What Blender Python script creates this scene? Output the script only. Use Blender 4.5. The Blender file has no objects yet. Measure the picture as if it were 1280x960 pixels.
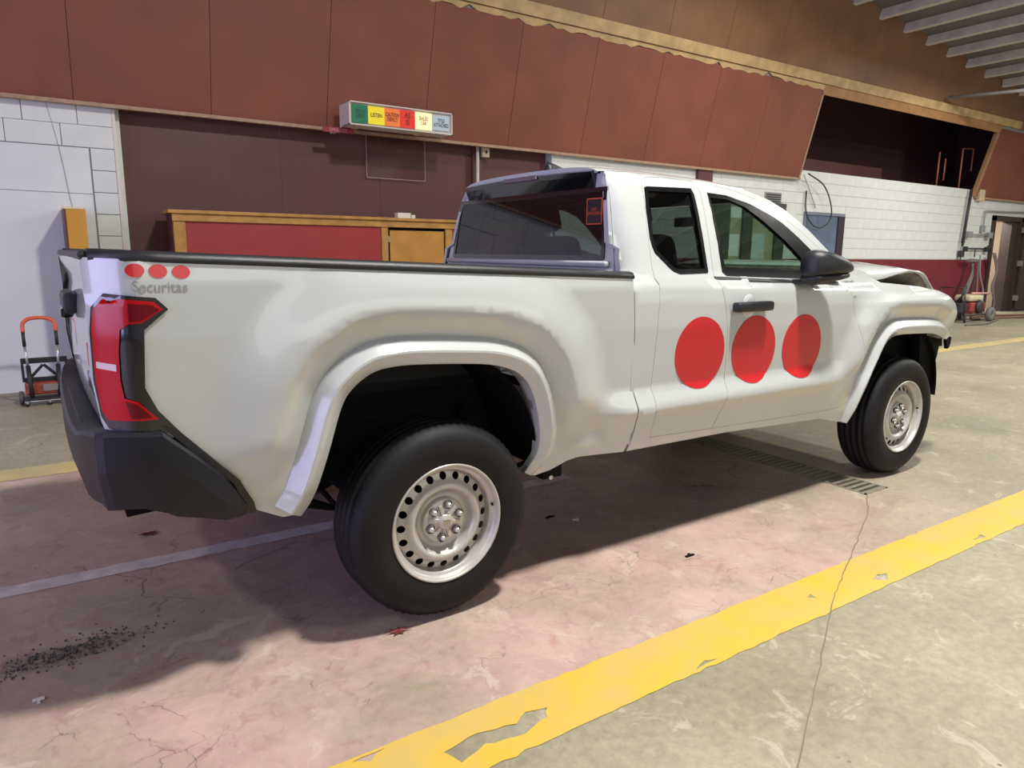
import bpy, bmesh, math, random
from mathutils import Vector, Matrix
from mathutils.geometry import delaunay_2d_cdt
random.seed(7)
C = bpy.context.scene.collection
R = math.radians
PI = math.pi
# ------------------------------------------------------------------ camera
cd = bpy.data.cameras.new('camera'); cam = bpy.data.objects.new('camera', cd); C.objects.link(cam)
F_PX = 879.03
YAW, PITCH, ROLL = 0.9865412, -0.1847725, 0.0092766
cd.sensor_width = 36; cd.lens = F_PX/1280*36; cd.clip_start = 0.05; cd.clip_end = 200
fw = Vector((math.cos(PITCH)*math.cos(YAW), math.cos(PITCH)*math.sin(YAW), math.sin(PITCH)))
rt = fw.cross(Vector((0, 0, 1))).normalized(); up = rt.cross(fw)
r2 = math.cos(ROLL)*rt + math.sin(ROLL)*up; u2 = -math.sin(ROLL)*rt + math.cos(ROLL)*up
cam.matrix_world = Matrix(((r2.x, u2.x, -fw.x, -1.19245), (r2.y, u2.y, -fw.y, -3.19219), (r2.z, u2.z, -fw.z, 1.40734), (0, 0, 0, 1)))
bpy.context.scene.camera = cam
# ------------------------------------------------------------------ world, light, exposure
sc = bpy.context.scene
sc.view_settings.view_transform = 'Standard'; sc.view_settings.look = 'None'
sc.view_settings.exposure = 0.28; sc.view_settings.gamma = 1; sc.view_settings.use_curve_mapping = False
w = bpy.data.worlds.new('world'); sc.world = w; w.use_nodes = True
w.node_tree.nodes['Background'].inputs[0].default_value = (.62, .70, 1.0, 1)
w.node_tree.nodes['Background'].inputs[1].default_value = .6
def area(name, loc, target, sx, sy, power, col):
    l = bpy.data.lights.new(name, 'AREA'); l.shape = 'RECTANGLE'; l.size = sx; l.size_y = sy; l.energy = power; l.color = col
    o = bpy.data.objects.new(name, l); C.objects.link(o); o.location = loc
    o.rotation_euler = (Vector(target)-Vector(loc)).to_track_quat('-Z', 'Y').to_euler()
    return o
# daylight through the open bay door at the left end of the hall
area('daylight_bay_door', (-9.5, -1.5, 2.3), (0, -1.0, 1.0), 7.0, 4.0, 360, (.56, .51, 1.0))
# added soft fill from behind the camera to brighten the truck's flank
area('side_fill_light', (2.5, -8.8, 3.2), (2.5, 0, .8), 13.0, 2.4, 120, (.94, 1.0, .97))
KEY_POWER = 430
# high-bay lamps: (x, y, z, power)
LAMPS = [(1.6, -2.15, 6.1, KEY_POWER), (10.0, -1.9, 5.4, 340), (17.5, -1.0, 4.7, 340), (-6.5, -2.2, 6.6, 90), (7.5, 2.2, 5.6, 90), (14.0, 2.6, 4.95, 80)]
# ------------------------------------------------------------------ helpers
def link(o, parent=None):
    C.objects.link(o)
    if parent is not None: o.parent = parent
    return o
def empty(name, loc=(0, 0, 0), rz=0, label=None, cat=None, group=None, kind=None, parent=None):
    o = bpy.data.objects.new(name, None); link(o, parent); o.location = loc; o.rotation_euler = (0, 0, rz); o.empty_display_size = .1
    return tag(o, label, cat, group, kind)
def tag(o, label=None, cat=None, group=None, kind=None):
    if label: o['label'] = label
    if cat: o['category'] = cat
    if group: o['group'] = group
    if kind: o['kind'] = kind
    return o
def mesh(name, vs, fs, mat, parent=None, smooth=False):
    me = bpy.data.meshes.new(name); me.from_pydata([tuple(v) for v in vs], [], fs); me.update()
    if mat: me.materials.append(mat)
    if smooth: me.polygons.foreach_set('use_smooth', [True]*len(me.polygons))
    return link(bpy.data.objects.new(name, me), parent)
def from_bm(name, bm, mat, parent=None, smooth=False, recalc=True, sharp=0):
    if recalc: bmesh.ops.recalc_face_normals(bm, faces=bm.faces)
    me = bpy.data.meshes.new(name); bm.to_mesh(me); bm.free()
    if mat: me.materials.append(mat)
    if smooth: me.polygons.foreach_set('use_smooth', [True]*len(me.polygons))
    if sharp: me.set_sharp_from_angle(angle=R(sharp))
    return link(bpy.data.objects.new(name, me), parent)
def add_box(bm, lo, hi, bev=0, M=None):
    c = [(a+b)/2 for a, b in zip(lo, hi)]; s = [abs(b-a) for a, b in zip(lo, hi)]
    r = bmesh.ops.create_cube(bm, size=1, matrix=Matrix.Translation(c) @ Matrix.Diagonal((*s, 1)))
    vs = r['verts']
    if bev:
        es = list({e for v in vs for e in v.link_edges})
        rr = bmesh.ops.bevel(bm, geom=es, offset=min(bev, min(s)*.45), segments=2, affect='EDGES', profile=.5)
        vs = list({v for f in rr['faces'] for v in f.verts} | {v for v in vs if v.is_valid})
    if M is not None:
        seen = set(); stack = [v for v in vs if v.is_valid]
        while stack:
            v = stack.pop()
            if v in seen: continue
            seen.add(v)
            for e in v.link_edges: stack.append(e.other_vert(v))
        for v in seen: v.co = M @ v.co
def box(name, lo, hi, mat, parent=None, bev=0, M=None):
    bm = bmesh.new(); add_box(bm, lo, hi, bev, M); return from_bm(name, bm, mat, parent)
def add_tube(bm, pts, r, n=8, closed=False):
    pts = [Vector(p) for p in pts]; rings = []; N = len(pts); prev = None
    for i, p in enumerate(pts):
        if closed: t = pts[(i+1) % N]-pts[i-1]
        else: t = pts[min(i+1, N-1)]-pts[max(i-1, 0)]
        t.normalize()
        if prev is None:
            a = Vector((0, 0, 1)) if abs(t.z) < .9 else Vector((1, 0, 0)); u = t.cross(a).normalized()
        else:
            u = (prev - t*prev.dot(t)).normalized()
        prev = u; v = t.cross(u); rr = r[i] if isinstance(r, (list, tuple)) else r
        rings.append([bm.verts.new(p+(u*math.cos(2*PI*k/n)+v*math.sin(2*PI*k/n))*rr) for k in range(n)])
    for i in range(N if closed else N-1):
        A, B = rings[i], rings[(i+1) % N]
        for k in range(n): bm.faces.new((A[k], A[(k+1) % n], B[(k+1) % n], B[k]))
    if not closed: bm.faces.new(rings[0][::-1]); bm.faces.new(rings[-1])
def tube(name, pts, r, mat, parent=None, n=8, closed=False):
    bm = bmesh.new(); add_tube(bm, pts, r, n, closed); return from_bm(name, bm, mat, parent, True)
def curve(pts, n=8):
    # catmull-rom through the points
    P = [Vector(p) for p in pts]; P = [2*P[0]-P[1]]+P+[2*P[-1]-P[-2]]; out = []
    for i in range(1, len(P)-2):
        for k in range(n):
            t = k/n; out.append(.5*((2*P[i])+(P[i+1]-P[i-1])*t+(2*P[i-1]-5*P[i]+4*P[i+1]-P[i+2])*t*t+(-P[i-1]+3*P[i]-3*P[i+1]+P[i+2])*t**3))
    out.append(P[-2]); return out
def add_lathe(bm, prof, n=48, M=None, closed=False, cap=False):
    # prof: (r, y) pairs, axis = Y
    rings = []
    for r, y in prof:
        rings.append([bm.verts.new(Vector((r*math.cos(2*PI*k/n), y, r*math.sin(2*PI*k/n)))) for k in range(n)])
    m = len(rings)
    for i in range(m if closed else m-1):
        A, B = rings[i], rings[(i+1) % m]
        for k in range(n): bm.faces.new((A[k], A[(k+1) % n], B[(k+1) % n], B[k]))
    if cap: bm.faces.new(rings[0]); bm.faces.new(rings[-1][::-1])
    if M is not None:
        for ring in rings:
            for v in ring: v.co = M @ v.co
def lathe(name, prof, mat, parent=None, n=48, M=None, closed=False, cap=False, smooth=True):
    bm = bmesh.new(); add_lathe(bm, prof, n, M, closed, cap); return from_bm(name, bm, mat, parent, smooth)
def extrude_poly(name, pts, d, mat, parent=None, M=None):
    # polygon in XZ at y=0, thickness d towards +Y
    bm = bmesh.new(); a = [bm.verts.new((x, 0, z)) for x, z in pts]; b = [bm.verts.new((x, d, z)) for x, z in pts]; n = len(pts)
    bm.faces.new(a); bm.faces.new(b[::-1])
    for i in range(n): bm.faces.new((a[i], b[i], b[(i+1) % n], a[(i+1) % n]))
    if M is not None:
        for v in bm.verts: v.co = M @ v.co
    return from_bm(name, bm, mat, parent)
def text_mesh(name, s, size, mat, parent=None, M=None, depth=.001, mapf=None, bold=0, align='CENTER', xs=1.0):
    cu = bpy.data.curves.new(name, 'FONT'); cu.body = s; cu.size = size; cu.align_x = align; cu.align_y = 'CENTER'; cu.extrude = depth/2; cu.offset = bold; cu.resolution_u = 3; cu.space_line = .85
    t = bpy.data.objects.new(name, cu); C.objects.link(t); dg = bpy.context.evaluated_depsgraph_get(); me = bpy.data.meshes.new_from_object(t.evaluated_get(dg)); C.objects.unlink(t); bpy.data.objects.remove(t)
    for v in me.vertices:
        p = Vector((v.co.x*xs, -v.co.z, v.co.y))   # text stands in the XZ plane, facing -Y
        if mapf: p = mapf(p)
        if M is not None: p = M @ p
        v.co = p
    me.materials.clear(); me.materials.append(mat); me.name = name
    return link(bpy.data.objects.new(name, me), parent)
# ---- materials
def mat(name, col, rough=.5, metal=0, coat=0, emis=None, es=0, noise=0, nscale=8, bump=0, bscale=60, col2=None, spec=None, ior=None):
    m = bpy.data.materials.new(name); m.use_nodes = True; nt = m.node_tree; b = nt.nodes['Principled BSDF']
    b.inputs['Base Color'].default_value = (*col, 1); b.inputs['Roughness'].default_value = rough; b.inputs['Metallic'].default_value = metal
    if coat: b.inputs['Coat Weight'].default_value = coat; b.inputs['Coat Roughness'].default_value = .04
    if spec is not None: b.inputs['Specular IOR Level'].default_value = spec
    if emis: b.inputs['Emission Color'].default_value = (*emis, 1); b.inputs['Emission Strength'].default_value = es
    tc = nt.nodes.new('ShaderNodeTexCoord')
    if noise or col2:
        n = nt.nodes.new('ShaderNodeTexNoise'); n.inputs['Scale'].default_value = nscale; n.inputs['Detail'].default_value = 6
        nt.links.new(tc.outputs['Object'], n.inputs['Vector'])
        rp = nt.nodes.new('ShaderNodeValToRGB'); rp.color_ramp.elements[0].position = .35; rp.color_ramp.elements[1].position = .68
        c2 = col2 if col2 else tuple(max(0, c*(1-noise)) for c in col)
        rp.color_ramp.elements[0].color = (*c2, 1); rp.color_ramp.elements[1].color = (*col, 1)
        nt.links.new(n.outputs['Fac'], rp.inputs[0]); nt.links.new(rp.outputs[0], b.inputs['Base Color'])
    if bump:
        n2 = nt.nodes.new('ShaderNodeTexNoise'); n2.inputs['Scale'].default_value = bscale; n2.inputs['Detail'].default_value = 4
        nt.links.new(tc.outputs['Object'], n2.inputs['Vector'])
        bp = nt.nodes.new('ShaderNodeBump'); bp.inputs['Strength'].default_value = bump; bp.inputs['Distance'].default_value = .01
        nt.links.new(n2.outputs['Fac'], bp.inputs['Height']); nt.links.new(bp.outputs[0], b.inputs['Normal'])
    return m
def glass(name, tint, rough=.0, ior=1.5):
    m = bpy.data.materials.new(name); m.use_nodes = True; nt = m.node_tree; nt.nodes.clear()
    o = nt.nodes.new('ShaderNodeOutputMaterial'); mx = nt.nodes.new('ShaderNodeMixShader'); t = nt.nodes.new('ShaderNodeBsdfTransparent'); g = nt.nodes.new('ShaderNodeBsdfGlossy'); f = nt.nodes.new('ShaderNodeFresnel')
    t.inputs[0].default_value = (*tint, 1); g.inputs['Roughness'].default_value = rough; f.inputs[0].default_value = ior
    gm = nt.nodes.new('ShaderNodeNewGeometry'); ma = nt.nodes.new('ShaderNodeMapRange'); ma.inputs[3].default_value = ior; ma.inputs[4].default_value = 1/ior
    nt.links.new(gm.outputs['Backfacing'], ma.inputs[0]); nt.links.new(ma.outputs[0], f.inputs[0]); nt.links.new(f.outputs[0], mx.inputs[0]); nt.links.new(t.outputs[0], mx.inputs[1]); nt.links.new(g.outputs[0], mx.inputs[2]); nt.links.new(mx.outputs[0], o.inputs[0])
    return m
W = mat('white_paint', (.51, .54, .535), .24, coat=.8)
BLK = mat('black_plastic', (.014, .015, .019), .42, bump=.15, bscale=400)
BUMP = mat('bumper_plastic', (.010, .011, .017), .42, bump=.12, bscale=500, spec=.35)
FBLK = mat('frame_black', (.004, .004, .005), .3, spec=.12)
GBLK = mat('gloss_black', (.006, .006, .007), .08, coat=1)
DARK = mat('underbody_black', (.006, .006, .007), .8, spec=.15)
RUB = mat('tyre_rubber', (.009, .009, .010), .6, noise=.3, nscale=12, bump=.1, bscale=200, spec=.28)
STEEL = mat('wheel_silver', (.56, .545, .51), .36, metal=.3, noise=.12, nscale=20)
CHR = mat('bare_metal', (.55, .54, .52), .3, metal=1)
REDD = mat('red_decal', (.56, .014, .020), .3, coat=.4)
GREYD = mat('grey_decal', (.30, .31, .295), .3, coat=.5)
REDL = mat('red_lens', (.50, .002, .008), .16, spec=.35)
REDLD = mat('dark_red_lens', (.14, .001, .004), .16, spec=.35)
LENSW = mat('clear_lens', (.75, .60, .60), .1, coat=1)
GLS = glass('cabin_glass', (.52, .66, .58))
GLSD = glass('privacy_glass', (.16, .17, .17), ior=1.52)
GLSR = glass('rear_glass', (.16, .17, .18), ior=1.75)
INT = mat('cabin_trim_black', (.012, .012, .013), .7)
SEAT = mat('seat_fabric', (.022, .022, .024), .9)
# ------------------------------------------------------------------ truck body surface: half width at (x, z)
def lerp(tab, v):
    if v <= tab[0][0]: return tab[0][1]
    for (a, fa), (b, fb) in zip(tab, tab[1:]):
        if v <= b: return fa+(fb-fa)*(v-a)/(b-a)
    return tab[-1][1]
def sm(a, b, v):
    t = min(1, max(0, (v-a)/(b-a))); return t*t*(3-2*t)
def chaikin(P, n=2):
    for _ in range(n):
        Q = [P[0]]
        for a, b in zip(P, P[1:]): Q += [(a[0]*.75+b[0]*.25, a[1]*.75+b[1]*.25), (a[0]*.25+b[0]*.75, a[1]*.25+b[1]*.75)]
        P = Q+[P[-1]]
    return P
ARCH_R = [(-.545, .515), (-.505, .581), (-.453, .735), (-.405, .90), (-.362, .955), (-.29, 1.002), (-.207, 1.013), (-.117, 1.012), (.06, 1.0), (.204, .986), (.32, .948), (.389, .874), (.435, .72), (.448, .60), (.395, .505)]
ARCH_F = [(2.80, .40), (2.848, .535), (2.964, .776), (3.03, .880), (3.09, .915), (3.173, .93), (3.40, .924), (3.596, .916), (3.70, .895), (3.758, .874), (3.861, .855)]
PROF = [(.38, .83), (.48, .872), (.56, .893), (.7, .905), (.9, .912), (1.08, .917), (1.2, .912), (1.26, .902), (1.31, .880), (1.35, .862)]
GH = [(1.29, .868), (1.35, .838), (1.5, .782), (1.65, .72), (1.74, .675), (1.79, .63), (1.81, .58)]
BED = [(.38, .83), (.48, .872), (.56, .893), (.7, .905), (.9, .912), (1.08, .917), (1.25, .915), (1.33, .906), (1.38, .893), (1.42, .88)]
def adist(A, x, z):
    best = 9
    for (x0, z0), (x1, z1) in zip(A, A[1:]):
        dx, dz = x1-x0, z1-z0; t = max(0, min(1, ((x-x0)*dx+(z-z0)*dz)/(dx*dx+dz*dz)))
        best = min(best, math.hypot(x-x0-t*dx, z-z0-t*dz))
    return best
def H(x, z):
    zz = z+.036*(x-1.0)
    if x < .956: h = lerp(BED, zz)
    else:
        h = lerp(PROF, zz)
        if zz > 1.29: h = min(h, lerp(GH, zz))
    bx = sm(.68, .90, x+(z-.8)*.35)*(1-sm(2.45, 2.75, x))
    if z < .80: h += .048*bx*((.80-z)/.085 if z > .715 else 1-.85*min(1, (.715-z)/.20))
    if x < 1.1: h += .050*min(1, max(0, (adist(ARCH_R, x, z)-.095)/.095))*(1-sm(.19, .42, adist(ARCH_R, x, z)))*sm(.62, .82, z)
    if x > 2.5: h += .050*min(1, max(0, (adist(ARCH_F, x, z)-.095)/.095))*(1-sm(.19, .40, adist(ARCH_F, x, z)))*sm(.62, .82, z)*(1-sm(1.12, 1.2, z)*.6)
    xc = lerp([(1.22, -1.035), (1.27, -1.012), (1.38, -1.085)], z)
    if x < -.88: h -= max(.9*max(0, -.98-x)**2/.13*.9+.10*max(0, -.98-x), 1.3*max(0, xc-x)*sm(1.22, 1.27, z))
    if x > 3.70: h -= .35*(x-3.70)**2+.06*(x-3.7)
    return h
def inside(P, x, y):
    c = False; j = len(P)-1
    for i in range(len(P)):
        xi, yi = P[i]; xj, yj = P[j]
        if (yi > y) != (yj > y) and x < (xj-xi)*(y-yi)/(yj-yi)+xi: c = not c
        j = i
    return c
def densify(P, step):
    out = []
    for i, a in enumerate(P):
        b = P[(i+1) % len(P)]; n = max(1, int(math.hypot(b[0]-a[0], b[1]-a[1])/step+.5))
        for k in range(n): out.append((a[0]+(b[0]-a[0])*k/n, a[1]+(b[1]-a[1])*k/n))
    return out
FEAT = []
def cdt(outline, holes=(), step=.03, feat=False):
    loops = [densify(outline, step)]+[densify(h, step) for h in holes]
    V = []; E = []
    for L in loops:
        s = len(V); V += L; E += [(s+i, s+(i+1) % len(L)) for i in range(len(L))]
    xs = [p[0] for p in loops[0]]; zs = [p[1] for p in loops[0]]
    cell = {}
    for (x, z) in V: cell.setdefault((int(x//step), int(z//step)), []).append((x, z))
    nb = list(V)
    if feat:
        for L in FEAT:
            pr = None
            for q in L:
                ok = inside(loops[0], *q) and not any(inside(h, *q) for h in loops[1:]) and min((q[0]-a[0])**2+(q[1]-a[1])**2 for a in nb) > (step*.45)**2
                if ok:
                    nb.append(q); cell.setdefault((int(q[0]//step), int(q[1]//step)), []).append(q)
                    if pr is not None: E.append((pr, len(nb)-1))
                    pr = len(nb)-1
                else: pr = None
    nx = int((max(xs)-min(xs))/step)+1; nz = int((max(zs)-min(zs))/step)+1
    for i in range(nx):
        for j in range(nz):
            x = min(xs)+step*(i+.5+(.25 if j % 2 else -.25)*0); z = min(zs)+step*(j+.5)
            if not inside(loops[0], x, z) or any(inside(h, x, z) for h in loops[1:]): continue
            ci, cj = int(x//step), int(z//step); ok = True
            for a in (-1, 0, 1):
                for b in (-1, 0, 1):
                    for (px, pz) in cell.get((ci+a, cj+b), ()):
                        if (px-x)**2+(pz-z)**2 < (step*.5)**2: ok = False
            if ok: nb.append((x, z))
    r = delaunay_2d_cdt([Vector(v) for v in nb], E, [], 0, 1e-6)
    vs = [(v.x, v.y) for v in r[0]]; T = []
    for f in r[2]:
        cx = sum(vs[i][0] for i in f)/len(f); cz = sum(vs[i][1] for i in f)/len(f)
        if inside(loops[0], cx, cz) and not any(inside(h, cx, cz) for h in loops[1:]): T.append(tuple(f))
    return vs, T
def panel(name, outline, holes, m, parent, side, f, step=.03, thick=.02):
    # f(x,z) -> (x, y>0, z); side = -1 right, +1 left
    vs, T = cdt(outline, holes, step, True)
    P = [Vector(f(x, z)) for x, z in vs]; P = [Vector((p.x, p.y*side, p.z)) for p in P]
    F = []
    for t in T:
        n = (P[t[1]]-P[t[0]]).cross(P[t[2]]-P[t[0]])
        F.append(t if n.y*side > 0 else t[::-1])
    cnt = {}
    for t in F:
        for a, b in zip(t, t[1:]+t[:1]): cnt[(a, b)] = 1
    bd = [(a, b) for (a, b) in cnt if (b, a) not in cnt]
    nV = list(P); nF = list(F); sm_n = len(F)
    for a, b in bd:
        s = len(nV); off = Vector((0, -side*thick, 0)); nV += [P[a], P[b], P[b]+off, P[a]+off]; nF.append((s+1, s, s+3, s+2))
    o = mesh(name, nV, nF, m, parent)
    o.data.polygons.foreach_set('use_smooth', [True]*sm_n+[False]*(len(nF)-sm_n))
    # normals straight from the surface function, so slim triangles do not show
    N = []; d = .007
    for x, z in vs:
        a, b, c, e_ = f(x+d, z), f(x-d, z), f(x, z+d), f(x, z-d)
        tx = Vector((a[0]-b[0], (a[1]-b[1])*side, a[2]-b[2])); tz = Vector((c[0]-e_[0], (c[1]-e_[1])*side, c[2]-e_[2])); n = tx.cross(tz).normalized()
        N.append(n if n.y*side > 0 else -n)
    N += [Vector((0, 0, 0))]*(len(nV)-len(vs))
    o.data.normals_split_custom_set_from_vertices(N)
    return o
def HS(dh=0): return lambda x, z: (x, H(x, z)+dh, z)
def cabf(dh=0):
    def f(x, z):
        h = H(x, z)+dh
        if z > 1.25 and x < 1.06: h -= 7.0*(1.06-x)**2*sm(1.25, 1.34, z)
        return (x, h, z)
    return f
FEAT += [[(-1.012-.0061*i, 1.27+.01*i) for i in range(12)]]
FEAT += [[(.70+.02*i, z) for i in range(105)] for z in (.80, .715)]
def offset_line(A, d, n=1):
    A = chaikin(A, 2); out = []
    for i, (x, z) in enumerate(A):
        a = A[max(0, i-1)]; b = A[min(len(A)-1, i+1)]; tx, tz = b[0]-a[0], b[1]-a[1]; L = math.hypot(tx, tz)
        q = (x-tz/L*d, z+tx/L*d)
        if z > .60: out.append(q)
    return out
FEAT += [offset_line(A, d) for A in (ARCH_R, ARCH_F) for d in (.10, .19)]
TR = empty('pickup_truck', (0, 0, 0), 0.014537, 'white extended-cab pickup truck with red dots on its doors and a buckled hood', 'truck')
def rail_z(x): return 1.383-.0377*(x+1.10)
BEDO = [(.940, rail_z(.94)), (-1.105, 1.383), (-1.115, 1.37), (-1.110, 1.24), (-1.115, 1.03), (-1.10, .90), (-1.085, .85), (-.925, .85), (-.911, .874), (-.741, .684), (-.705, .60), (-.690, .565), (-.60, .515)]+ARCH_R+[(.458, .477), (.535, .490), (.618, .52), (.678, .529), (.946, .512), (.956, .60), (.964, .62), (.964, .83), (.952, 1.12)]
ROOFL = [(1.0, 1.800), (1.3, 1.808), (1.585, 1.804), (1.80, 1.795), (1.963, 1.779), (2.15, 1.730), (2.282, 1.672), (2.452, 1.565), (2.563, 1.475), (2.70, 1.365)]
def rz_(x): return lerp(ROOFL, x)
DTOP = [(1.193, 1.725), (1.205, 1.750), (1.25, 1.768), (1.355, 1.776), (1.61, 1.770), (1.80, 1.755), (1.891, 1.742), (2.035, 1.705), (2.187, 1.640), (2.357, 1.548), (2.498, 1.450), (2.60, 1.365), (2.645, 1.30)]
DFRONT = [(2.655, 1.25), (2.70, 1.10), (2.765, .90), (2.785, .70), (2.775, .60), (2.74, .545), (2.66, .523), (2.605, .520)]
SPLIT = [(1.522, .550), (1.551, .655), (1.585, .75), (1.593, .85), (1.590, .98), (1.578, 1.091), (1.553, 1.209), (1.537, 1.296), (1.575, 1.53), (1.61, 1.770)]
DREAR = [(1.085, .565), (1.080, .80), (1.10, 1.10), (1.125, 1.35), (1.145, 1.50)]
CABO = [(.944, 1.30), (.950, 1.40), (.975, 1.60), (.995, 1.72), (1.01, rz_(1.0)-.02)]+[(x, z-.018) for x, z in ROOFL[1:]]+[(2.76, 1.30), (2.78, 1.20), (2.78, 1.0), (2.80, .80), (2.80, .60), (2.797, .41), (2.70, .425), (2.488, .475), (2.1, .490), (1.656, .508), (.966, .512), (.972, .60), (.970, .83), (.957, 1.12)]
def shrink(P, d):
    # offset a closed loop inwards by d
    n = len(P); A = sum(P[i][0]*P[(i+1) % n][1]-P[(i+1) % n][0]*P[i][1] for i in range(n)); s = 1 if A > 0 else -1; out = []
    for i in range(n):
        a, b, c = P[i-1], P[i], P[(i+1) % n]
        e1 = Vector((b[0]-a[0], b[1]-a[1])).normalized(); e2 = Vector((c[0]-b[0], c[1]-b[1])).normalized()
        nn = Vector((-(e1.y+e2.y), e1.x+e2.x))*s
        if nn.length < 1e-6: nn = Vector((-e1.y, e1.x))*s
        nn.normalize(); k = d/max(.45, abs(nn.dot(Vector((-e1.y, e1.x))*s))); out.append((b[0]+nn.x*k, b[1]+nn.y*k))
    return out
DOORHOLE = DTOP+DFRONT+[(2.279, .527), (1.522, .550)]+DREAR
ACC = [(1.61, 1.770)]+SPLIT[::-1][1:]+DREAR+DTOP[:5][:4]
FRD = [(1.61, 1.770)]+DTOP[5:]+DFRONT+[(2.279, .527)]+SPLIT[:-1]
QWIN = [(1.205, 1.715), (1.225, 1.722), (1.545, 1.732), (1.549, 1.70), (1.505, 1.325), (1.495, 1.317), (1.30, 1.314), (1.262, 1.325), (1.165, 1.41), (1.155, 1.44), (1.152, 1.48), (1.175, 1.62)]
DWIN = [(1.655, 1.715), (1.805, 1.708), (1.987, 1.672), (2.128, 1.622), (2.225, 1.575), (2.34, 1.500), (2.419, 1.438), (2.50, 1.365), (2.565, 1.295), (2.555, 1.272), (1.634, 1.303), (1.610, 1.32)]
FNDO = [(2.795, .62), (2.79, .80), (2.775, .92), (2.71, 1.12), (2.665, 1.26), (2.72, 1.325), (2.80, 1.335), (2.837, 1.330), (2.928, 1.316), (2.989, 1.277), (3.061, 1.248), (3.25, 1.235), (3.514, 1.216), (3.70, 1.185), (3.821, 1.150), (3.90, 1.095), (3.94, 1.02), (3.962, .952), (3.945, .875)]+ARCH_F[::-1]
def flare(name, A, wid, m, s):
    A = chaikin(A, 2); n = len(A); V = []; Fc = []
    sec = [(0.0, -.05), (0.0, .024), (.005, .030), (.046, .052), (.054, .051), (.100, .004), (.104, -.006)]
    for i, (x, z) in enumerate(A):
        a = A[max(0, i-1)]; b = A[min(n-1, i+1)]; tx, tz = b[0]-a[0], b[1]-a[1]; L = math.hypot(tx, tz); nx, nz = -tz/L, tx/L
        t = i/(n-1); k = wid(t)
        for d, dy in sec:
            px, pz = x+nx*d*k[0], z+nz*d*k[0]
            V.append((px, s*(H(px, pz)+dy*k[1]), pz))
    m_ = len(sec)
    for i in range(n-1):
        for j in range(m_-1):
            q = (i*m_+j, i*m_+j+1, (i+1)*m_+j+1, (i+1)*m_+j); Fc.append(q if s > 0 else q[::-1])
    for i in (0, n-1): Fc.append(tuple(i*m_+j for j in range(m_)))
    o = mesh(name, V, Fc, m, TR, True); o.data.set_sharp_from_angle(angle=R(22))
    return o
BP = [(-1.10, -.80)]
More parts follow.
